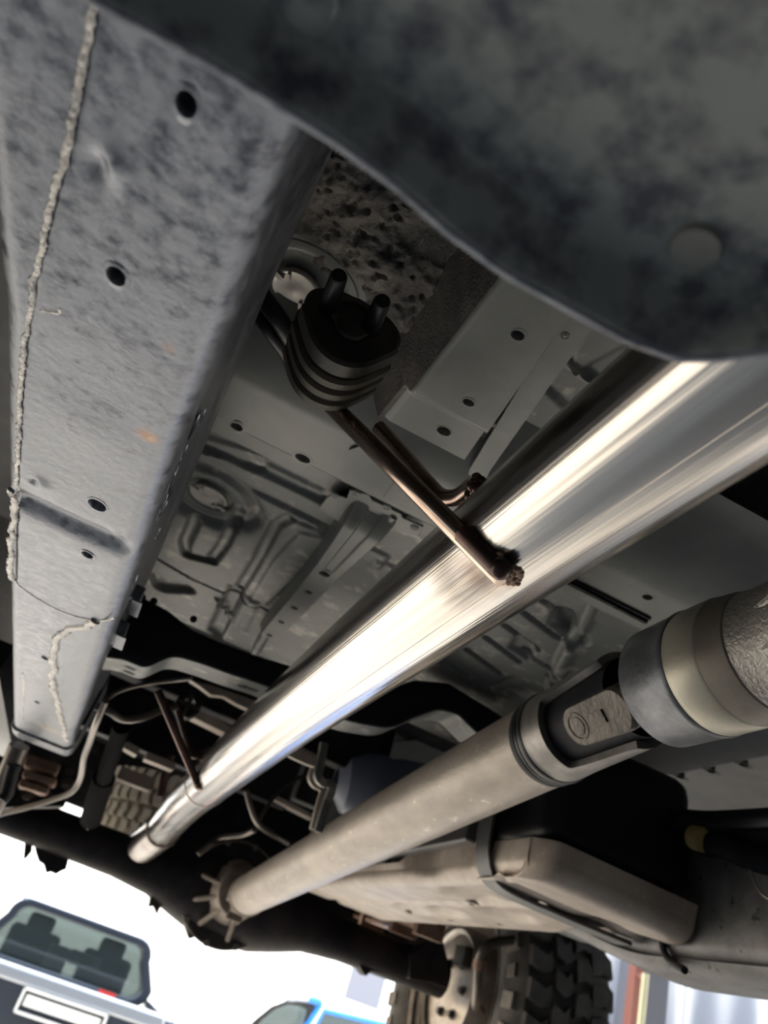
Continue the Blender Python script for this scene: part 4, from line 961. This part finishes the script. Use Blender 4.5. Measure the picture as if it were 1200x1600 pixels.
q = MB(); q.box((cx,9.1,-1.0), (1.62,1.3,.9)); q.build('cab_body', M['carpaint'], pk, bevel=.05)
q = MB(); q.box((cx,9.2,ZR_-.02), (1.25,1.2,.04)); q.build('roof', M['silverpaint'], pk, bevel=.02)
for s_ in (-1,1):
    q = MB(); q.box((cx+s_*.36,8.95,-.45), (.48,.14,.40)); q.build('front_seat', M['seat'], pk, bevel=.05)
    q = MB(); q.box((cx+s_*.36,8.95,-.20), (.25,.10,.15)); q.build('headrest', M['seat'], pk, bevel=.04)
q = MB(); q.box((cx-.1,8.85,-.42), (.2,.05,.22)); q.box((cx+.15,8.85,-.36), (.30,.05,.12)); q.build('seat_cover', M['seatlight'], pk, bevel=.02)
q = MB(); q.box((cx,7.02,-.74), (1.50,.05,.50)); tg = q.build('tailgate', M['carpaint'], pk, bevel=.03)
q = MB(); q.box((cx,7.03,-.50), (1.52,.09,.11)); q.build('tailgate_cap', M['silverpaint'], pk, bevel=.03)
for s_ in (-1,1):
    q = MB(); q.box((cx+s_*.82,7.75,-.74), (.10,1.5,.56)); q.build('bed_side', M['carpaint'], pk, bevel=.04)
    q = MB(); q.box((cx+s_*.80,7.0,-.78), (.13,.06,.34)); q.build('tail_lamp', M['red'], pk, bevel=.02)
    q = MB(); q.lathe((cx+s_*.72-.1,7.5,-H+.36), (1,0,0), tyre_prof(.36,.22), 36); q.build('wheel', M['tyreblack'], pk)
q = MB(); q.box((cx,7.0,-1.15), (1.6,.14,.18)); q.build('rear_bumper', M['silverpaint'], pk, bevel=.03)
q = MB(); fw = .62; fx = cx+.02
for (x, z, sx, sz) in ((fx,-.555,fw,.018),(fx,-.70,fw,.018),(fx-fw/2,-.628,.018,.15),(fx+fw/2,-.628,.018,.15)): q.box((x,6.975,z), (sx,.02,sz))
q.build('plate_frame', M['white'], tg)
q = MB(); q.box((fx,6.98,-.62), (fw*.9,.012,.07)); q.build('number_plate', M['white'], tg)
q = MB(); q.box((fx+.0,6.985,-.76), (.26,.03,.06)); q.build('tailgate_handle', M['tyreblack'], tg, bevel=.01)
q = MB(); q.box((cx-.60,6.985,-.72), (.18,.01,.14)); q.build('sticker', M['tyreblack'], tg)
q = MB(); q.box((cx+.42,8.38,-.52), (.16,.03,.04)); q.build('stop_lamp', M['red'], pk, bevel=.005)

# ------------------------------------------------------------------ blue car
bc = empty('blue_car', (3.0, 8.6, -H), 'bright blue estate car with roof rails parked beyond the differential', 'car')
def bxy(px, py, Y=7.6): return at(px, py, Y=Y)
fr = [(380,1612),(400,1592),(425,1572),(447,1564),(475,1566),(492,1570),(482,1612)]
ins = [(392,1614),(408,1594),(430,1576),(450,1569),(470,1572),(480,1578),(472,1614)]
V = [bxy(*p) for p in fr]+[bxy(*p) for p in ins]; n = 7; fs = [(i,i+1,n+i+1,n+i) for i in range(n-1)]
MB().add(V, fs).build('window_frame', M['tyreblack'], bc, solid=.03)
MB().prism([bxy(*p, Y=7.7) for p in ins], (0,.01,0)).build('windscreen', M['glass'], bc)
MB().tube([bxy(*p) for p in ((470,1618),(482,1598),(494,1580),(500,1568),(492,1564),(482,1562))], .03, 10, sm=4).build('corner_pillar', M['bluepaint'], bc)
sd_ = [(487,1618),(506,1582),(600,1604),(610,1620)]
MB().prism([bxy(*p, Y=7.9) for p in sd_], (0,.02,0)).build('rear_glass', M['glass'], bc)
MB().tube([bxy(485,1618,7.85), bxy(506,1579,7.85), bxy(604,1602,7.85)], .022, 10).build('glass_surround', M['bluepaint'], bc)
for (a_, b_) in (((444,1565),(488,1572)),((446,1560),(490,1566))): MB().tube([bxy(*a_), bxy(*b_)], .012, 8).build('roof_rail', M['silverpaint'], bc)
q = MB(); c = bxy(500,1612,8.4); q.box((c[0]+.15,9.0,-1.05), (1.7,2.2,.9)); q.build('car_body', M['bluepaint'], bc, bevel=.08)
for s_ in (-1,1): MB().lathe((c[0]+.15+s_*.75,8.2,-H+.33), (1,0,0), tyre_prof(.33,.2), 32).build('wheel', M['tyreblack'], bc)
# ------------------------------------------------------------------ building and hoist side
q = MB(); p0 = at(540,1570,Y=30); q.box((p0[0]+1.6,30,-.3+.8), (5.5,.6,4.4)); bo = q.build('far_building', M['white'], None, 'pale building wall at the far end of the yard', 'building')
a_, b_ = at(556,1502,Y=29.6), at(590,1578,Y=29.6)
q = MB(); q.box(((a_[0]+b_[0])/2,29.66,(a_[2]+b_[2])/2), (abs(b_[0]-a_[0])*.8+.3,.06,abs(a_[2]-b_[2]))); 
q.v = [tuple(v) for v in q.v]; q.build('window_opening', M['wallgrey'], bo)
hp_ = empty('hoist_post', at(1015,1560,Y=4.0)*(1,1,0)+(0,0,-H), 'grey blue hoist post with red edge and yellow tube right of the tyre', 'hoist post')
pa, pb = at(983,1560,Y=3.9)[0], at(1042,1560,Y=3.9)[0]
q = MB(); q.box(((pa+pb)/2,3.95,-.05), (pb-pa,.12,3.4)); q.build('post', M['wallgrey'], hp_, bevel=.004)
q = MB(); q.box((pa+.01,3.88,-.05), (.05,.06,3.4)); q.build('red_edge', M['redpost'], hp_, 'red painted edge of the post')
xt = at(1005,1560,Y=3.8)[0]; MB().tube([(xt,3.8,-H),(xt,3.8,at(1005,1520,Y=3.8)[2])], .018, 14).build('vertical_tube', M['yellowtube'], hp_, 'pale yellow upright tube')
q = MB(); zz = at(995,1522,Y=3.85)[2]; q.tube([(pa,3.86,zz),(xt,3.8,zz-.02)], .012, 10); q.build('cross_arm', M['redpost'], hp_)
